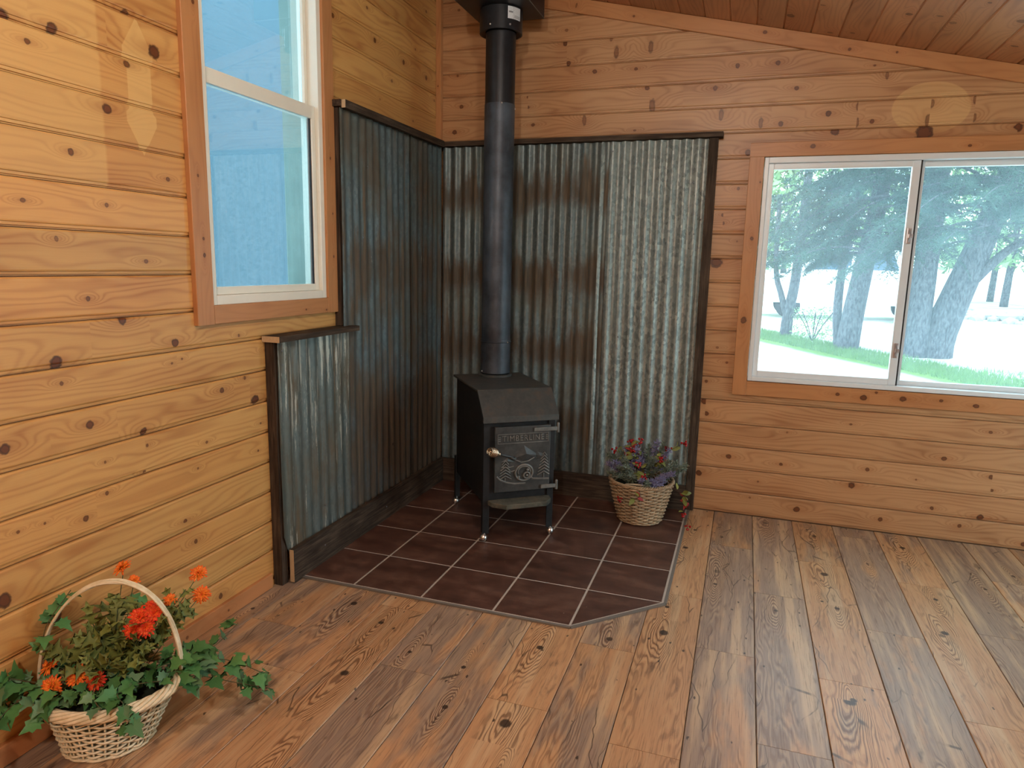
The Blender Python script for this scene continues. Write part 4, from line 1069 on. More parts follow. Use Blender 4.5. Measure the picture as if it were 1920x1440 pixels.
def place_leaf(root, name, me, p, direction, up, size, roll=0.0):
    d = Vector(direction).normalized(); u = Vector(up); u = (u - d * u.dot(d))
    u = u.normalized() if u.length > 1e-4 else d.orthogonal().normalized()
    x = d.cross(u); R = Matrix(((x.x, d.x, u.x), (x.y, d.y, u.y), (x.z, d.z, u.z))) @ Matrix.Rotation(roll, 3, 'Y')
    o = link(bpy.data.objects.new(name, me), root)
    o.matrix_basis = Matrix.Translation(p) @ R.to_4x4() @ Matrix.Scale(size, 4)
    return o

def smooth_path(pts, n):
    pts = [Vector(p) for p in pts]; out = []
    P = [pts[0] * 2 - pts[1]] + pts + [pts[-1] * 2 - pts[-2]]
    m = len(pts) - 1
    for i in range(n + 1):
        s_ = i / n * m; k = min(int(s_), m - 1); t = s_ - k
        p0, p1, p2, p3 = P[k], P[k + 1], P[k + 2], P[k + 3]
        out.append(.5 * ((2 * p1) + (p2 - p0) * t + (2 * p0 - 5 * p1 + 4 * p2 - p3) * t * t + (3 * p1 - p0 - 3 * p2 + p3) * t ** 3))
    return out
def keep_in(p, m=.012):
    return Vector((max(p.x, m), p.y, max(p.z, .006)))
VIEW = Vector((.55, -.55, .62))

def ivy(label, pts, nleaf, size, seed, spread=.03):
    rr = random.Random(seed); base = Vector(pts[0])
    root = tag(empty('ivy_strand', base), label, 'ivy', 'trailing ivy in the pale willow basket')
    path = [keep_in(p) for p in smooth_path(pts, 24)]
    mb = MB(); mb.tube([p - base for p in path], .0014, 5); mb.build('stem', M_vine, root, smooth=True)
    for i in range(nleaf):
        s_ = (i + .8) / nleaf; k = min(23, int(s_ * 24)); p = path[k]; t = (path[k + 1] - path[k]).normalized()
        side = t.cross(Vector((0, 0, 1))); side = side.normalized() if side.length > .1 else Vector((1, 0, 0))
        d = t * rr.uniform(.1, .9) + side * rr.choice((-1, 1)) * rr.uniform(.4, 1.2) + Vector((0, 0, rr.uniform(-.45, .35)))
        q = keep_in(p + d.normalized() * rr.uniform(0, spread), .02)
        sz = size * rr.uniform(.7, 1.25)
        tip = q + d.normalized() * sz
        if tip.x < .012: d.x += (.014 - tip.x) / sz * 1.6
        if tip.z < .006: d.z += .5
        place_leaf(root, 'leaf', rr.choice(ME_IVY), q - base, d, VIEW + Vector((rr.uniform(-.7, .7), rr.uniform(-.7, .7), rr.uniform(-.3, .6))), sz, rr.uniform(-.4, .4))
    return root
ivy('ivy strand reaching furthest right over the floor beside the pale basket', [(.30, -2.66, .17), (.38, -2.58, .155), (.45, -2.50, .10), (.53, -2.42, .045)], 22, .054, 1, .045)
ivy('ivy strand arching low over the planks, second to the right of the pale basket', [(.31, -2.63, .18), (.37, -2.55, .19), (.42, -2.47, .15), (.49, -2.41, .085)], 22, .050, 2, .05)
ivy('ivy strand standing up at far right with leaves against the baseboard', [(.29, -2.62, .18), (.33, -2.54, .19), (.35, -2.46, .19), (.36, -2.37, .22)], 10, .050, 3, .03)
ivy('ivy strand hanging over the front right rim of the pale basket', [(.26, -2.76, .20), (.31, -2.80, .205), (.345, -2.80, .17), (.35, -2.815, .12)], 8, .046, 4, .02)
ivy('ivy strand climbing the pine wall left of the hooped handle', [(.07, -2.76, .20), (.045, -2.80, .28), (.055, -2.80, .37), (.075, -2.73, .455)], 13, .048, 5, .03)
ivy('ivy strand creeping along the wall at the left edge of the picture', [(.10, -2.80, .19), (.055, -2.87, .24), (.035, -2.92, .27), (.03, -2.99, .25)], 18, .052, 6, .04)
ivy('ivy strand drooping low over the left rim of the pale basket', [(.10, -2.84, .19), (.075, -2.89, .21), (.06, -2.94, .19), (.06, -3.0, .15)], 12, .048, 7, .04)
ivy('ivy strand lying along the front left rim beneath the orange blooms', [(.14, -2.82, .18), (.135, -2.86, .20), (.125, -2.885, .195), (.14, -2.90, .155)], 11, .044, 8, .03)
ivy('ivy strand curling over the middle front rim of the pale basket', [(.20, -2.76, .20), (.235, -2.81, .225), (.255, -2.83, .205), (.285, -2.83, .175)], 11, .042, 9, .03)
ivy('ivy strand at the right foot of the hooped handle', [(.25, -2.66, .18), (.31, -2.62, .22), (.34, -2.57, .23), (.38, -2.52, .19)], 18, .048, 10, .045)
ivy('ivy strand filling the middle of the pale basket', [(.14, -2.72, .18), (.18, -2.75, .25), (.22, -2.76, .25), (.26, -2.74, .22)], 16, .048, 11, .06)
ivy('ivy strand at the back of the pale basket under the handle', [(.12, -2.68, .17), (.10, -2.66, .26), (.13, -2.64, .33), (.19, -2.60, .34)], 13, .050, 12, .05)
ivy('ivy strand low in the left half of the pale basket', [(.10, -2.76, .17), (.11, -2.80, .22), (.13, -2.82, .235), (.18, -2.82, .22)], 14, .046, 13, .05)

ivy('ivy strand filling the right front of the pale basket inside the rim', [(.22, -2.74, .17), (.27, -2.75, .20), (.31, -2.72, .20), (.34, -2.68, .19)], 15, .046, 14, .05)
ivy('ivy strand lying across the centre front inside the rim of the pale basket', [(.16, -2.80, .17), (.20, -2.81, .20), (.25, -2.79, .20), (.29, -2.76, .19)], 15, .044, 15, .05)
ivy('ivy strand behind the right foot of the handle', [(.25, -2.68, .17), (.30, -2.68, .21), (.33, -2.64, .22), (.33, -2.60, .20)], 12, .046, 16, .05)

# orange chrysanthemums
def petal_mat(name, a, b):
    g = G(name); n = g.noise(g.obj(), 60.0, 2); y = g.sep(g.attr('tone'))[0]
    c = g.mix(y, a, b); return g.fin(c, .55, 0, .3)
M_org = petal_mat('orange_petals', srgb(250, 168, 52), srgb(238, 88, 34)); M_red = petal_mat('scarlet_petals', srgb(246, 120, 44), srgb(222, 40, 28))
def mum_head(seed, mat):
    rr = random.Random(seed); vs = []; fs = []; tn = []
    for (cnt, L, el, w) in ((18, 1.0, .12, .24), (16, .9, .45, .24), (12, .72, .85, .22), (8, .45, 1.2, .18)):
        for k in range(cnt):
            a = 2 * PI * (k + rr.uniform(-.25, .25)) / cnt; e = el + rr.uniform(-.2, .2); l = L * rr.uniform(.85, 1.1)
            d = Vector((math.cos(a) * math.cos(e), math.sin(a) * math.cos(e), math.sin(e))); sdir = Vector((-math.sin(a), math.cos(a), 0)); nn = d.cross(sdir) * -1
            b = len(vs)
            for (t, ww, c) in ((.08, .4, 0), (.55, 1.0, .12), (.85, .85, .12), (1.0, .35, .02)):
                q = d * (l * t) + Vector((0, 0, -.18 * t * t * l))
                vs += [q - sdir * w * ww * .5, q + nn * (-c * w * 2.0), q + sdir * w * ww * .5]
            for j in range(3):
                for i in range(2):
                    fs.append((b + j * 3 + i, b + j * 3 + i + 1, b + j * 3 + 4 + i, b + j * 3 + 3 + i)); tn.append(min(1, .15 + .4 * j + rr.uniform(-.1, .1)))
    me = bpy.data.meshes.new('petals'); me.from_pydata([tuple(v) for v in vs], [], fs); me.materials.append(mat)
    at = me.attributes.new('tone', 'FLOAT_VECTOR', 'FACE'); at.data.foreach_set('vector', [q for t in tn for q in (t, t, t)]); me.update()
    return me
MUM = [mum_head(s, m) for s, m in ((1, M_org), (2, M_org), (3, M_red), (4, M_red))]
def mum(label, root_p, head, facing, size, kind, leaves, seed, mid=None):
    rr = random.Random(seed); base = Vector(root_p); head = Vector(head)
    root = tag(empty('chrysanthemum', base), label, 'flower', 'silk flowers in the pale willow basket')
    path = smooth_path([base, Vector(mid) if mid else (base + head) / 2 + Vector((0, 0, .02)), head - Vector(facing).normalized() * size * .25], 10)
    mb = MB(); mb.tube([keep_in(p) - base for p in path], .0013, 5); mb.build('stem', M_vineg, root, smooth=True)
    f = Vector(facing).normalized(); q = f.to_track_quat('Z', 'Y').to_matrix().to_4x4()
    o = link(bpy.data.objects.new('petals', MUM[kind]), root); o.matrix_basis = Matrix.Translation(head - base) @ q @ Matrix.Scale(size * 1.22, 4)
    mb = MB(); mb.lathe([(.02, -.30), (.12, -.18), (.22, -.02)], 8); c_ = mb.build('calyx', M_vineg, root, smooth=True); c_.matrix_basis = o.matrix_basis.copy()
    for k in range(leaves):
        p = path[rr.randint(2, 8)]; d = Vector((rr.uniform(-1, 1), rr.uniform(-1, 1), rr.uniform(-.1, .8)))
        if p.x + d.normalized().x * .06 < .015: d.x = abs(d.x)
        place_leaf(root, 'leaf', rr.choice(ME_OAK), keep_in(p) - base, d, VIEW + Vector((rr.uniform(-.6, .6), rr.uniform(-.6, .6), rr.uniform(-.3, .6))), rr.uniform(.06, .095), rr.uniform(-.4, .4))
    return root
mum('orange flower topping the arch of the hooped handle', (.18, -2.70, .17), (.125, -2.595, .475), (-.3, -.5, .8), .026, 0, 6, 1)
mum('small orange bud just right of the top of the hooped handle', (.19, -2.69, .17), (.165, -2.59, .44), (.4, -.3, .8), .016, 1, 4, 2)
mum('upper orange flower of the pair standing right of the handle', (.22, -2.65, .17), (.225, -2.392, .385), (.2, -.5, .8), .026, 0, 5, 3, (.235, -2.52, .30))
mum('lower orange flower of the pair standing right of the handle', (.23, -2.65, .17), (.270, -2.430, .335), (.5, -.6, .3), .025, 0, 5, 4, (.26, -2.54, .27))
mum('small orange flower peeping out right behind the handle hoop', (.22, -2.66, .17), (.235, -2.525, .355), (.5, -.5, .6), .018, 0, 3, 5)
mum('scarlet flower uppermost in the cluster inside the handle', (.22, -2.70, .17), (.292, -2.645, .380), (.6, -.6, .6), .027, 2, 5, 6)
mum('scarlet flower left in the cluster inside the handle', (.21, -2.71, .17), (.265, -2.670, .375), (.4, -.7, .6), .027, 3, 5, 7)
mum('scarlet flower at the middle of the red cluster', (.21, -2.70, .17), (.284, -2.672, .348), (.5, -.7, .5), .027, 2, 3, 8)
mum('orange-red flower lowest and leftmost in the cluster inside the handle', (.20, -2.71, .17), (.255, -2.690, .340), (.2, -.8, .4), .025, 2, 3, 9)
mum('orange flower in the middle of the low front row', (.17, -2.76, .17), (.178, -2.812, .252), (.3, -.7, .7), .028, 0, 2, 10)
mum('orange flower lying lowest at the front left rim', (.14, -2.79, .17), (.115, -2.845, .222), (.2, -.8, .6), .028, 0, 3, 11)
mum('red flower rightmost in the low front row', (.18, -2.76, .17), (.215, -2.792, .232), (.5, -.7, .5), .027, 3, 3, 12)
mum('flat orange flower turned to the wall above the front left rim', (.13, -2.76, .17), (.075, -2.815, .262), (-.3, -.5, .8), .026, 1, 4, 13)
mum('dark red bud half hidden behind the red cluster', (.20, -2.68, .17), (.235, -2.60, .37), (.2, -.5, .6), .018, 3, 6, 14)
# lobed foliage without blooms
def foliage(label, base, tips, size, seed):
    rr = random.Random(seed); base = Vector(base); root = tag(empty('leafy_spray', base), label, 'foliage', 'olive foliage in the pale willow basket')
    for tip in tips:
        tip = Vector(tip); path = [keep_in(p) for p in smooth_path([base, (base + tip) / 2 + Vector((0, 0, .02)), tip], 8)]
        mb = MB(); mb.tube([p - base for p in path], .0014, 5); mb.build('stem', M_vineg, root, smooth=True)
        for k in range(9):
            p = path[1 + k % 7]; t = (tip - base).normalized()
            d = t * rr.uniform(.2, 1) + Vector((rr.uniform(-1, 1), rr.uniform(-1, 1), rr.uniform(-.2, .6)))
            if p.x + d.normalized().x * size < .015: d.x = abs(d.x) + .1
            place_leaf(root, 'leaf', rr.choice(ME_OAK), p - base, d, VIEW + Vector((rr.uniform(-.6, .6), rr.uniform(-.6, .6), rr.uniform(-.3, .6))), size * rr.uniform(.8, 1.25), rr.uniform(-.4, .4))
foliage('olive lobed foliage massed in the middle of the basket under the handle', (.19, -2.71, .17), [(.13, -2.72, .37), (.20, -2.75, .33), (.16, -2.77, .31), (.24, -2.72, .33), (.17, -2.66, .38)], .082, 1)
foliage('olive lobed foliage spilling to the front of the low orange flowers', (.18, -2.74, .17), [(.15, -2.81, .29), (.22, -2.80, .28), (.11, -2.80, .30), (.26, -2.76, .25)], .075, 2)
foliage('olive lobed leaf spray reaching out between the two orange flowers at right', (.22, -2.66, .17), [(.235, -2.46, .36), (.25, -2.50, .32)], .07, 3)

# ------------------------------------------------------------------ brown basket: berries, lavender
M_berry = simple('red_berry', srgb(150, 20, 26), .18, var=.2); M_lav = simple('lavender_blossom', srgb(128, 126, 160), .7, var=.35, scale=90)
M_sage = simple('grey_green_needles', srgb(110, 124, 110), .7, var=.3, scale=60)
M_bleaf = leaf_mat('berry_leaf', srgb(86, 96, 40), srgb(150, 150, 78), srgb(180, 180, 120)); M_rleaf = leaf_mat('red_berry_leaf', srgb(120, 34, 34), srgb(176, 60, 52), srgb(190, 90, 80))
ME_OV = [outline_leaf('oval_leaf', scaled(OVAL_H, 1.0), m, .15, .25) for m in (M_bleaf, M_bleaf, M_rleaf)]
M_bstem = simple('berry_twig', srgb(72, 48, 36), .7)
BC = Vector((1.418, -.315, .0078))
def grow(t):
    x, y, z = t
    return Vector((x * 1.18, y * (1.18 if y < 0 else 1.0), 0.24 + (z - .24) * 1.5)) if z > .25 else Vector(t)
def berry(label, tip, seed, start=None, mid=None, n=4):
    rr = random.Random(seed); base = BC + Vector(start or (rr.uniform(-.06, .06), rr.uniform(-.06, .06), .20)); tip = BC + grow(tip)
    root = tag(empty('berry_sprig', base), label, 'berry sprig', 'berry sprigs in the brown wicker basket')
    path = smooth_path([base, BC + Vector(mid) if mid else (base + tip) / 2 + Vector((0, 0, .03)), tip], 12)
    mb = MB(); mb.tube([p - base for p in path], .0013, 5); mb.build('twig', M_bstem, root, smooth=True)
    for k in range(n + 2):
        q = tip - base + Vector((rr.uniform(-1, 1), rr.uniform(-1, 1), rr.uniform(-1, 1))) * .014
        mb = MB(); mb.sphere(q, rr.uniform(.0055, .0075), 10, 8); mb.build('berry', M_berry, root, smooth=True)
    for k in range(n + 3):
        p = path[rr.randint(4, 11)]
        place_leaf(root, 'leaf', rr.choice(ME_OV), p - base, Vector((rr.uniform(-1, 1), rr.uniform(-1, .6), rr.uniform(-.3, .7))), VIEW + Vector((rr.uniform(-.6, .6), rr.uniform(-.6, .6), rr.uniform(-.3, .6))), rr.uniform(.034, .052), rr.uniform(-.4, .4))
for lab, tip, sd in (('red berry sprig sticking up highest at the right of the brown basket', (.19, -.02, .40), 1), ('red berries low at the left end of the brown basket', (-.13, -.03, .345), 2), ('red berries near the top left of the brown basket', (-.06, -.02, .385), 3),
                     ('red berries top centre of the brown basket', (-.015, 0, .385), 4), ('red berries at the middle front of the brown basket', (-.005, -.10, .315), 5), ('red berries and reddish leaves right of the middle of the brown basket', (.09, -.05, .335), 6),
                     ('red leaves and berries hanging low in front of the brown basket middle', (.03, -.13, .28), 7), ('red berries behind the lavender at upper right of the brown basket', (.12, .02, .365), 8), ('pale berries beside the upper left leaves of the brown basket', (-.04, -.06, .36), 14)):
    berry(lab, tip, sd, n=5)
berry('berry sprig trailing down the front of the woven brown basket', (-.085, -.182, .165), 9, (.00, -.15, .245), (.02, -.205, .20), 3)
berry('long berry twig dangling to the floor right of the brown basket', (.245, -.075, .085), 10, (.12, -.05, .24), (.235, -.06, .20), 4)
berry('leafy twig tip touching the planks right of the brown basket', (.275, -.095, .02), 11, (.12, -.04, .24), (.265, -.06, .17), 3)
def lavender(label, tips, seed, mat=M_lav):
    rr = random.Random(seed); base = BC + Vector((tips[0][0] * .4, tips[0][1] * .4, .20))
    root = tag(empty('lavender_sprig', base), label, 'lavender', 'lavender sprigs in the brown wicker basket')
    for tp in tips:
        tip = BC + grow(tp); path = smooth_path([base, (base + tip) / 2 + Vector((0, 0, .02)), tip], 14)
        mb = MB(); mb.tube([p - base for p in path], .0012, 4); mb.build('stem', M_sage, root, smooth=True)
        mb = MB()
        for k in range(150):
            s_ = rr.uniform(.35, 1.0); p = path[int(s_ * 14)] - base; d = Vector((rr.gauss(0, 1), rr.gauss(0, 1), rr.gauss(.5, .8))).normalized(); l = rr.uniform(.014, .034) * (1.25 - .5 * s_)
            sd = d.orthogonal().normalized() * .0022
            b = p + d * .002; mb.add([b - sd, b + sd, b + d * l + sd * .8, b + d * l - sd * .8, b + d * l * .5 + d.cross(sd) * 1.2], [(0, 1, 4), (1, 2, 4), (2, 3, 4), (3, 0, 4)])
        tag(mb.build('needles', mat if rr.random() < .72 else M_sage, root), kind='stuff')
lavender('lavender bunch leaning out over the left rim of the brown basket', [(-.16, -.06, .30), (-.15, -.09, .27), (-.12, -.10, .32), (-.14, -.03, .33)], 1)
lavender('lavender bunch rising at the upper right of the brown basket', [(.10, .01, .39), (.07, .02, .40), (.13, -.01, .37)], 2)
lavender('lavender bunch spreading over the right rim of the brown basket', [(.17, -.05, .33), (.19, -.04, .30), (.16, -.08, .29), (.12, -.12, .27)], 3)
lavender('grey-green sprigs in the front left of the brown basket', [(-.09, -.13, .27), (-.06, -.13, .31), (-.10, -.11, .30), (-.03, -.15, .28)], 4, M_sage)
lavender('lavender sprigs in the centre back of the brown basket', [(0, .02, .34), (-.04, .03, .37), (.04, .03, .37), (-.09, .02, .36), (.0, -.06, .33)], 5)
lavender('lavender and grey sprigs leaning left above the rim of the brown basket', [(-.17, -.02, .33), (-.10, -.06, .36), (-.07, -.09, .33), (-.02, -.05, .37)], 8)
lavender('grey-green sprigs rising behind the berries of the brown basket', [(.03, .0, .38), (.06, -.05, .34), (.14, -.03, .33), (-.05, .04, .38)], 9, M_sage)
lavender('violet sprig poking out furthest right of the brown basket', [(.205, -.05, .31), (.215, -.03, .32)], 6, simple('violet_blossom', srgb(92, 74, 170), .7, var=.3, scale=90))
lavender('lavender sprigs low over the front right rim of the brown basket', [(.05, -.16, .26), (.09, -.15, .26), (.12, -.12, .25), (.02, -.16, .27)], 7)

# ------------------------------------------------------------------ fixtures for the added fill lamps (out of view)
M_dome = G('opal_glass'); M_dome.p.inputs['Emission Color'].default_value = (1, .82, .6, 1); M_dome.p.inputs['Emission Strength'].default_value = 2.0
M_dome = M_dome.fin((.9, .88, .84), .4)
for k, (lx, ly) in enumerate(FILL_LAMPS):
    zc = ceil_z(lx)
    cl = tag(empty('added_fill_light', (lx, ly, zc)), ('added round opal fill light nearest the sliding window', 'added round opal fill light behind the camera')[k], 'ceiling light')
    mb = MB(); mb.lathe([(0, -.030), (.12, -.030), (.16, -.035), (.16, -.05), (.12, -.055)], 32); mb.build('base', M_vinyl, cl, smooth=True, angle=40)
    mb = MB(); mb.lathe([(.15, -.055), (.14, -.085), (.09, -.110), (.0, -.118)], 32); mb.build('shade', M_dome, cl, smooth=True)

# ------------------------------------------------------------------ outside
def ground_z(y): return -.5 + .025 * y
def ground_mat():
    g = G('gravel_and_grass'); x, y, z = g.sep(g.pos())
    n = g.noise(g.comb(g.M('MULTIPLY', x, .35), g.M('MULTIPLY', y, .8), 0.0), 1.0, 5, .6); f = g.noise(g.pos(), 9.0, 4, .7)
    gravel = g.mix(f, srgb(196, 196, 190), srgb(236, 234, 228))
    grass = g.mix(f, srgb(78, 112, 52), srgb(128, 158, 88))
    # verge: a strip of grass running obliquely past the trees, patchy turf to the right and beyond
    q = g.M('SUBTRACT', y, g.M('MULTIPLY_ADD', x, -1.55, 16.6))
    v = g.M('MULTIPLY', g.sstep(g.M('ADD', q, g.M('MULTIPLY', n, .8)), -.6, .1), g.sstep(g.M('ADD', q, g.M('MULTIPLY', n, 1.2)), 2.9, 1.9))
    p = g.M('MULTIPLY', g.sstep(n, .56, .64), g.sstep(x, 5.2, 6.5))
    far = g.M('MULTIPLY', g.sstep(y, 13.5, 15.0), g.sstep(n, .47, .58))
    m = g.M('MAXIMUM', v, g.M('MULTIPLY', g.M('MAXIMUM', p, far), .6))
    return g.fin(g.mix(m, gravel, grass), .95, 0, .1)
n = 30; vs = []; fs = []
for j in range(n + 1):
    for i in range(n + 1):
        X = -40 + 100 * i / n; Yv = .3 + 110 * (j / n) ** 1.6; vs.append((X, Yv, ground_z(min(Yv, 24)) ))
for j in range(n):
    for i in range(n): fs.append((j * (n + 1) + i, j * (n + 1) + i + 1, (j + 1) * (n + 1) + i + 1, (j + 1) * (n + 1) + i))
M_gnd = ground_mat()
tag(mesh_obj('ground', vs, fs, M_gnd), kind='structure')
tag(mesh_obj('ground', [(4.85, -30, -.5), (60, -30, -.5), (60, .3, -.49), (4.85, .3, -.49)], [(0, 1, 2, 3)], M_gnd), kind='structure')

def bark(name, a, b):
    g = G(name); x, y, z = g.sep(g.pos()); n = g.noise(g.comb(g.M('MULTIPLY', x, 26.0), g.M('MULTIPLY', y, 26.0), g.M('MULTIPLY', z, 9.0)), 1.0, 5, .7)
    g.bump(n, .6, .03); return g.fin(g.ramp(n, [(.35, a), (.65, b)]), .9, 0, .1)
M_bark = bark('spruce_bark', srgb(62, 64, 72), srgb(112, 112, 118)); 
def needle_mat(name, a, b):
    g = G(name); n = g.noise(g.pos(), 1.6, 3); return g.fin(g.mix(n, a, b), .7, 0, .2)
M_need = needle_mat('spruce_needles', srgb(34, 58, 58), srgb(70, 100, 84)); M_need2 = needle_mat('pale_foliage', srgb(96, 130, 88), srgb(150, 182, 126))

def trunk(root, pts, r0, r1, name='trunk'):
    b = Vector(root.location); path = smooth_path(pts, 14)
    mb = MB(); mb.tube([p - b for p in path], r0, 10, r1=r1); return mb.build(name, M_bark, root, smooth=True)
def spray(mb, b, start, direction, L, rr, droop=.5, twigs=26):
    """one drooping spruce bough: axis with hanging twigs full of needles"""
    d = Vector(direction).normalized(); pts = []
    for k in range(10):
        t = k / 9; pts.append(Vector(start) + d * (L * t) + Vector((0, 0, -droop * L * t * t)))
    mb.tube([p - b for p in pts], .016 * L, 4, r1=.003, mi=1)
    for k in range(twigs):
        t = .18 + .82 * k / twigs + rr.uniform(-.02, .02); i = min(8, int(t * 9)); p = pts[i].lerp(pts[i + 1], min(1, t * 9 - i))
        side = d.cross(Vector((0, 0, 1))).normalized() * rr.choice((-1, 1))
        td = (side * rr.uniform(.4, 1) + d * rr.uniform(.2, .9) + Vector((0, 0, rr.uniform(-.9, .05)))).normalized(); l = rr.uniform(.16, .42) * (1.15 - .5 * t)
        nn = int(l * 48)
        for q in range(nn):
            s_ = q / nn; c = p + td * (l * s_) + Vector((0, 0, -.10 * s_ * s_)) - b
            nd = (td * .7 + Vector((rr.gauss(0, .7), rr.gauss(0, .7), rr.gauss(0, .7)))).normalized(); ln = rr.uniform(.06, .11); wv = nd.orthogonal().normalized() * .0095
            mb.add([c - wv, c + wv, c + nd * ln], [(0, 1, 2)])
def spruce(label, base, trunks, boughs, seed, twigs=26):
    rr = random.Random(seed); root = tag(empty('spruce_tree', base), label, 'tree', 'trees outside the sliding window')
    for (pts, r0, r1) in trunks: trunk(root, pts, r0, r1)
    for (start, direction, L, droop) in boughs:
        mb = MB(); spray(mb, Vector(base), start, direction, L, rr, droop, twigs); o = mb.build('bough', [M_need, M_bark], root); tag(o, kind='stuff')
rb = random.Random(99)
# big forked spruce right of the mullion
bo = []
for k in range(78):
    z = rb.uniform(2.0, 4.6); a = rb.uniform(PI * .95, PI * 2.08) if rb.random() < .8 else rb.uniform(0, 2 * PI); L = rb.uniform(1.2, 2.3)
    bo.append(((5.55 + rb.uniform(-.3, .9), 11.2 + rb.uniform(-.8, .2), z), (math.cos(a), math.sin(a) * .7, rb.uniform(.0, .35)), L, rb.uniform(.25, .6)))
spruce('big forked spruce standing right of the window mullion, its trunk leaning right', (5.4, 11.5, ground_z(11.5)),
       [([(5.20, 11.45, -.3), (5.18, 11.45, .5), (5.22, 11.5, 1.4), (5.25, 11.5, 3.0), (5.3, 11.5, 6.0)], .27, .16),
        ([(5.55, 11.55, -.3), (5.60, 11.5, .25), (5.85, 11.45, 1.2), (6.15, 11.4, 2.3), (6.4, 11.4, 3.4), (6.8, 11.4, 6.0)], .34, .15),
        ([(5.9, 11.45, 1.1), (6.2, 11.3, 1.55), (6.55, 11.2, 1.95), (7.0, 11.1, 2.2), (7.8, 11.0, 2.4)], .11, .04)], bo, 1, 52)
# spruce behind the left pane
bo = []
for k in range(80):
    z = rb.uniform(1.75, 4.2); a = rb.choice((rb.uniform(PI * .85, PI * 1.35), rb.uniform(PI * 1.2, PI * 2.0), rb.uniform(0, 2 * PI))); L = rb.uniform(.9, 1.9)
    bo.append(((4.25 + rb.uniform(-.3, .4), 11.8 + rb.uniform(-.8, .2), z), (math.cos(a), math.sin(a) * .7, rb.uniform(-.05, .3)), L, rb.uniform(.25, .6)))
for k in range(7): bo.append(((4.1, 12.0, 2.0 + .22 * k), (-1, -.25 + .1 * k, .12), 1.9, .32))
spruce('spruce with low sweeping boughs seen through the left pane', (4.05, 12.0, ground_z(12.0)),
       [([(4.02, 12.0, -.3), (4.08, 12.0, .5), (4.2, 12.0, 1.6), (4.35, 12.0, 3.0), (4.5, 12.0, 6.0)], .24, .14), ([(3.90, 12.2, -.3), (3.80, 12.2, .6), (3.82, 12.2, 1.7), (3.95, 12.2, 3.2)], .10, .07)], bo, 2, 52)
# small tree at far left of the pane
bo = []
for k in range(16):
    a = rb.uniform(0, 2 * PI); bo.append(((2.75 + rb.uniform(-.2, .3), 13.9, rb.uniform(1.6, 3.4)), (math.cos(a), math.sin(a), .2), rb.uniform(.6, 1.2), .4))
spruce('slim forked tree nearest the left edge of the sliding window', (2.88, 13.9, ground_z(13.9)),
       [([(2.90, 13.9, -.25), (2.92, 13.9, .4), (3.02, 13.9, 1.4), (3.1, 13.9, 4.0)], .15, .09), ([(2.88, 13.9, .35), (2.72, 13.9, .85), (2.55, 13.9, 1.5), (2.5, 13.9, 3.2)], .08, .05)], bo, 3, 30)
# far trees
def far_tree(label, x, y, h, rx, seed, n=2200):
    rr = random.Random(seed); b = Vector((x, y, ground_z(min(y, 24)))); root = tag(empty('far_tree', b), label, 'tree', 'pale trees in the distance')
    trunk(root, [b + Vector((0, 0, -.1)), b + Vector((.1, 0, h * .4)), b + Vector((0, 0, h * .9))], .16, .05)
    mb = MB()
    for k in range(n):
        t = rr.uniform(.18, 1.0); r_ = rx * math.sqrt(rr.random()) * (1.15 - t * .8); a = rr.uniform(0, 2 * PI)
        c = Vector((r_ * math.cos(a), r_ * math.sin(a), h * t)); d = Vector((rr.gauss(0, 1), rr.gauss(0, 1), rr.gauss(0, 1))).normalized(); e = d.orthogonal().normalized(); s_ = rr.uniform(.12, .30)
        mb.add([c, c + d * s_ + e * s_ * .4, c + d * s_ * 1.8, c + d * s_ - e * s_ * .4], [(0, 1, 2, 3)])
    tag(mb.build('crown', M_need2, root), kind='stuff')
FT = [(3.4, 30, 8, 2.0), (6.4, 33, 9, 2.4), (9.3, 31, 8, 2.0), (12.2, 30, 9, 2.2), (14.6, 27, 8, 1.8), (17.5, 30, 9, 2.4), (8.0, 38, 10, 2.5), (0.5, 32, 8, 2.2), (13.4, 36, 10, 2.6), (20.5, 29, 9, 2.2)]
WHERE = ['second from the left', 'behind the left pane middle', 'behind the mullion', 'right of the mullion', 'in the right pane beyond the rock row', 'at the right edge of the window', 'furthest back in the middle', 'leftmost', 'furthest back at right', 'beyond the right end of the window']
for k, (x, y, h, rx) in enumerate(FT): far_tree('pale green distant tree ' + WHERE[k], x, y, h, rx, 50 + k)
# low bushes by the trunks
def bush(label, x, y, h, rx, seed):
    rr = random.Random(seed); b = Vector((x, y, ground_z(y))); root = tag(empty('bush', b), label, 'bush')
    mb = MB(); mb2 = MB()
    for k in range(9):
        a = rr.uniform(0, 2 * PI); mb2.tube([(0, 0, -.05), (rx * .4 * math.cos(a), rx * .4 * math.sin(a), h * .5), (rx * .8 * math.cos(a), rx * .8 * math.sin(a), h * .9)], .012, 4)
    for k in range(900):
        r_ = rx * math.sqrt(rr.random()); a = rr.uniform(0, 2 * PI); c = Vector((r_ * math.cos(a), r_ * math.sin(a), rr.uniform(.05, h))); d = Vector((rr.gauss(0, 1), rr.gauss(0, 1), rr.gauss(0, 1))).normalized(); e = d.orthogonal().normalized(); s_ = rr.uniform(.02, .045)
        mb.add([c, c + d * s_ + e * s_ * .4, c + d * s_ * 1.8, c + d * s_ - e * s_ * .4], [(0, 1, 2, 3)])
    mb2.build('twigs', M_bark, root); tag(mb.build('leaves', M_need2, root), kind='stuff')
bush('low green bush between the two trunks in the left pane', 3.45, 13.2, .75, .5, 5)
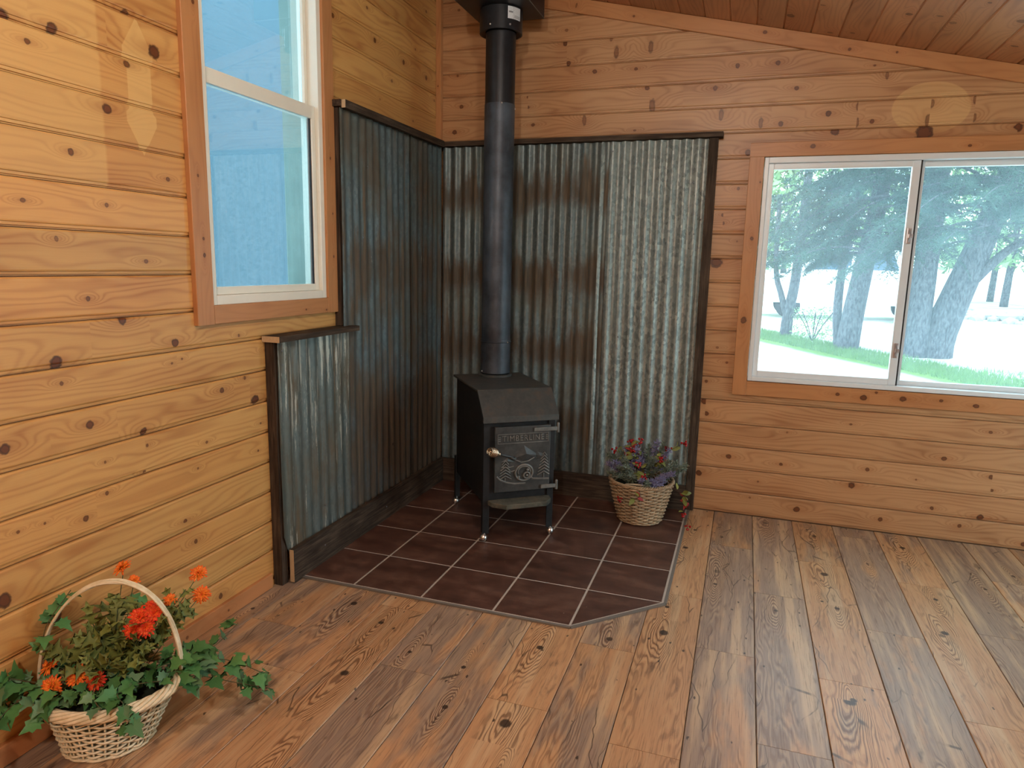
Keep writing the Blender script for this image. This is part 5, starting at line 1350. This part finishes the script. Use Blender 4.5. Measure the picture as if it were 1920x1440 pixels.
# grass blades on the verge
mb = MB(); rg = random.Random(8)
for k in range(16000):
    x = rg.uniform(1.8, 8.2); y = 16.6 - 1.55 * x + rg.uniform(.0, 2.2)
    if x > 5.9: y = rg.uniform(7.4, 10.0) if rg.random() < .4 else y
    if not 6.0 < y < 16: continue
    c = Vector((x, y, ground_z(y) - .01)); h = rg.uniform(.05, .14); a = rg.uniform(0, PI); e = Vector((math.cos(a), math.sin(a), 0)) * .007; l = Vector((rg.gauss(0, .03), rg.gauss(0, .03), h))
    mb.add([c - e, c + e, c + l], [(0, 1, 2)])
tag(tag(mb.build('grass', needle_mat('grass_blade', srgb(84, 124, 68), srgb(132, 166, 102))), 'strip of green grass on the verge under the trees', 'grass'), kind='stuff')
# row of stones beyond the drive
mb = MB(); rs_ = random.Random(4)
for k in range(320):
    x = rs_.uniform(8.2, 22); y = 21.3 + (x - 9) * .1 + rs_.gauss(0, .7); s_ = rs_.uniform(.10, .28); bm = bmesh.new(); bmesh.ops.create_icosphere(bm, subdivisions=1, radius=s_)
    for v in bm.verts: v.co *= rs_.uniform(.75, 1.2)
    bmesh.ops.scale(bm, vec=(1.2, 1, .7), verts=bm.verts); bmesh.ops.translate(bm, vec=(x, y, ground_z(y) + s_ * .3), verts=bm.verts); mb.bm(bm)
tag(tag(mb.build('stone_row', simple('grey_stone', srgb(150, 150, 148), .9, var=.3, scale=2)), 'row of grey stones across the far side of the drive', 'stones'), kind='stuff')

# white pickup beyond the trees, modelled in place of a reflection in the pane
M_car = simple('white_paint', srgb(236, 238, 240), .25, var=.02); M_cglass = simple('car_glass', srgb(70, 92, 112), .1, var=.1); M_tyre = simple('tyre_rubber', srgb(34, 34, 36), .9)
car = tag(empty('reflection_truck', (4.7, 19.6, 0.0)), 'white pickup truck standing in for a reflection in the left pane', 'truck')
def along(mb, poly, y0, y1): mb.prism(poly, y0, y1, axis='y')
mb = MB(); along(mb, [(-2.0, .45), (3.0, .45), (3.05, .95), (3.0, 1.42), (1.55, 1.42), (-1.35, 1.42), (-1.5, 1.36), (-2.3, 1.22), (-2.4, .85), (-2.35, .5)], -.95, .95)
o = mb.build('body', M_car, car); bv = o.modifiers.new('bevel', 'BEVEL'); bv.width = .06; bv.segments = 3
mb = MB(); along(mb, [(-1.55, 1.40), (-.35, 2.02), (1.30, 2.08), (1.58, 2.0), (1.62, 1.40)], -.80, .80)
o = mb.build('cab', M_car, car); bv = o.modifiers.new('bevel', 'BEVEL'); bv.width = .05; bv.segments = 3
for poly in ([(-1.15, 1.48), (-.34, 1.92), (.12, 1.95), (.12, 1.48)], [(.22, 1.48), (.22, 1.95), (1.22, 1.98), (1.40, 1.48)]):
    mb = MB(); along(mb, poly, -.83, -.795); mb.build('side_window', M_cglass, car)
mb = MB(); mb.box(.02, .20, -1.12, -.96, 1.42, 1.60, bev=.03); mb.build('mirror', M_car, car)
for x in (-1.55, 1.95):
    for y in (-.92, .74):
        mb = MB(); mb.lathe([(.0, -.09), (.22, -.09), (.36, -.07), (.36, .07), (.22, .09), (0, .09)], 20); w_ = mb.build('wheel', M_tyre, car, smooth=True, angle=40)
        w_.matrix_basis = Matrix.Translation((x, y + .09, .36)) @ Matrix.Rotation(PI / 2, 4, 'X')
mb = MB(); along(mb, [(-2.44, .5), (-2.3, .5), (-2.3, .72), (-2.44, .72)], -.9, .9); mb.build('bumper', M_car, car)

# pale wall seen through the tall left window
mb = MB(); mb.box(-1.95, -1.85, -3.4, 3.2, -.5, 3.6)
ow = tag(mb.build('wall_outside', simple('pale_blue_wall', srgb(104, 132, 146), .8, var=.05)), kind='structure')
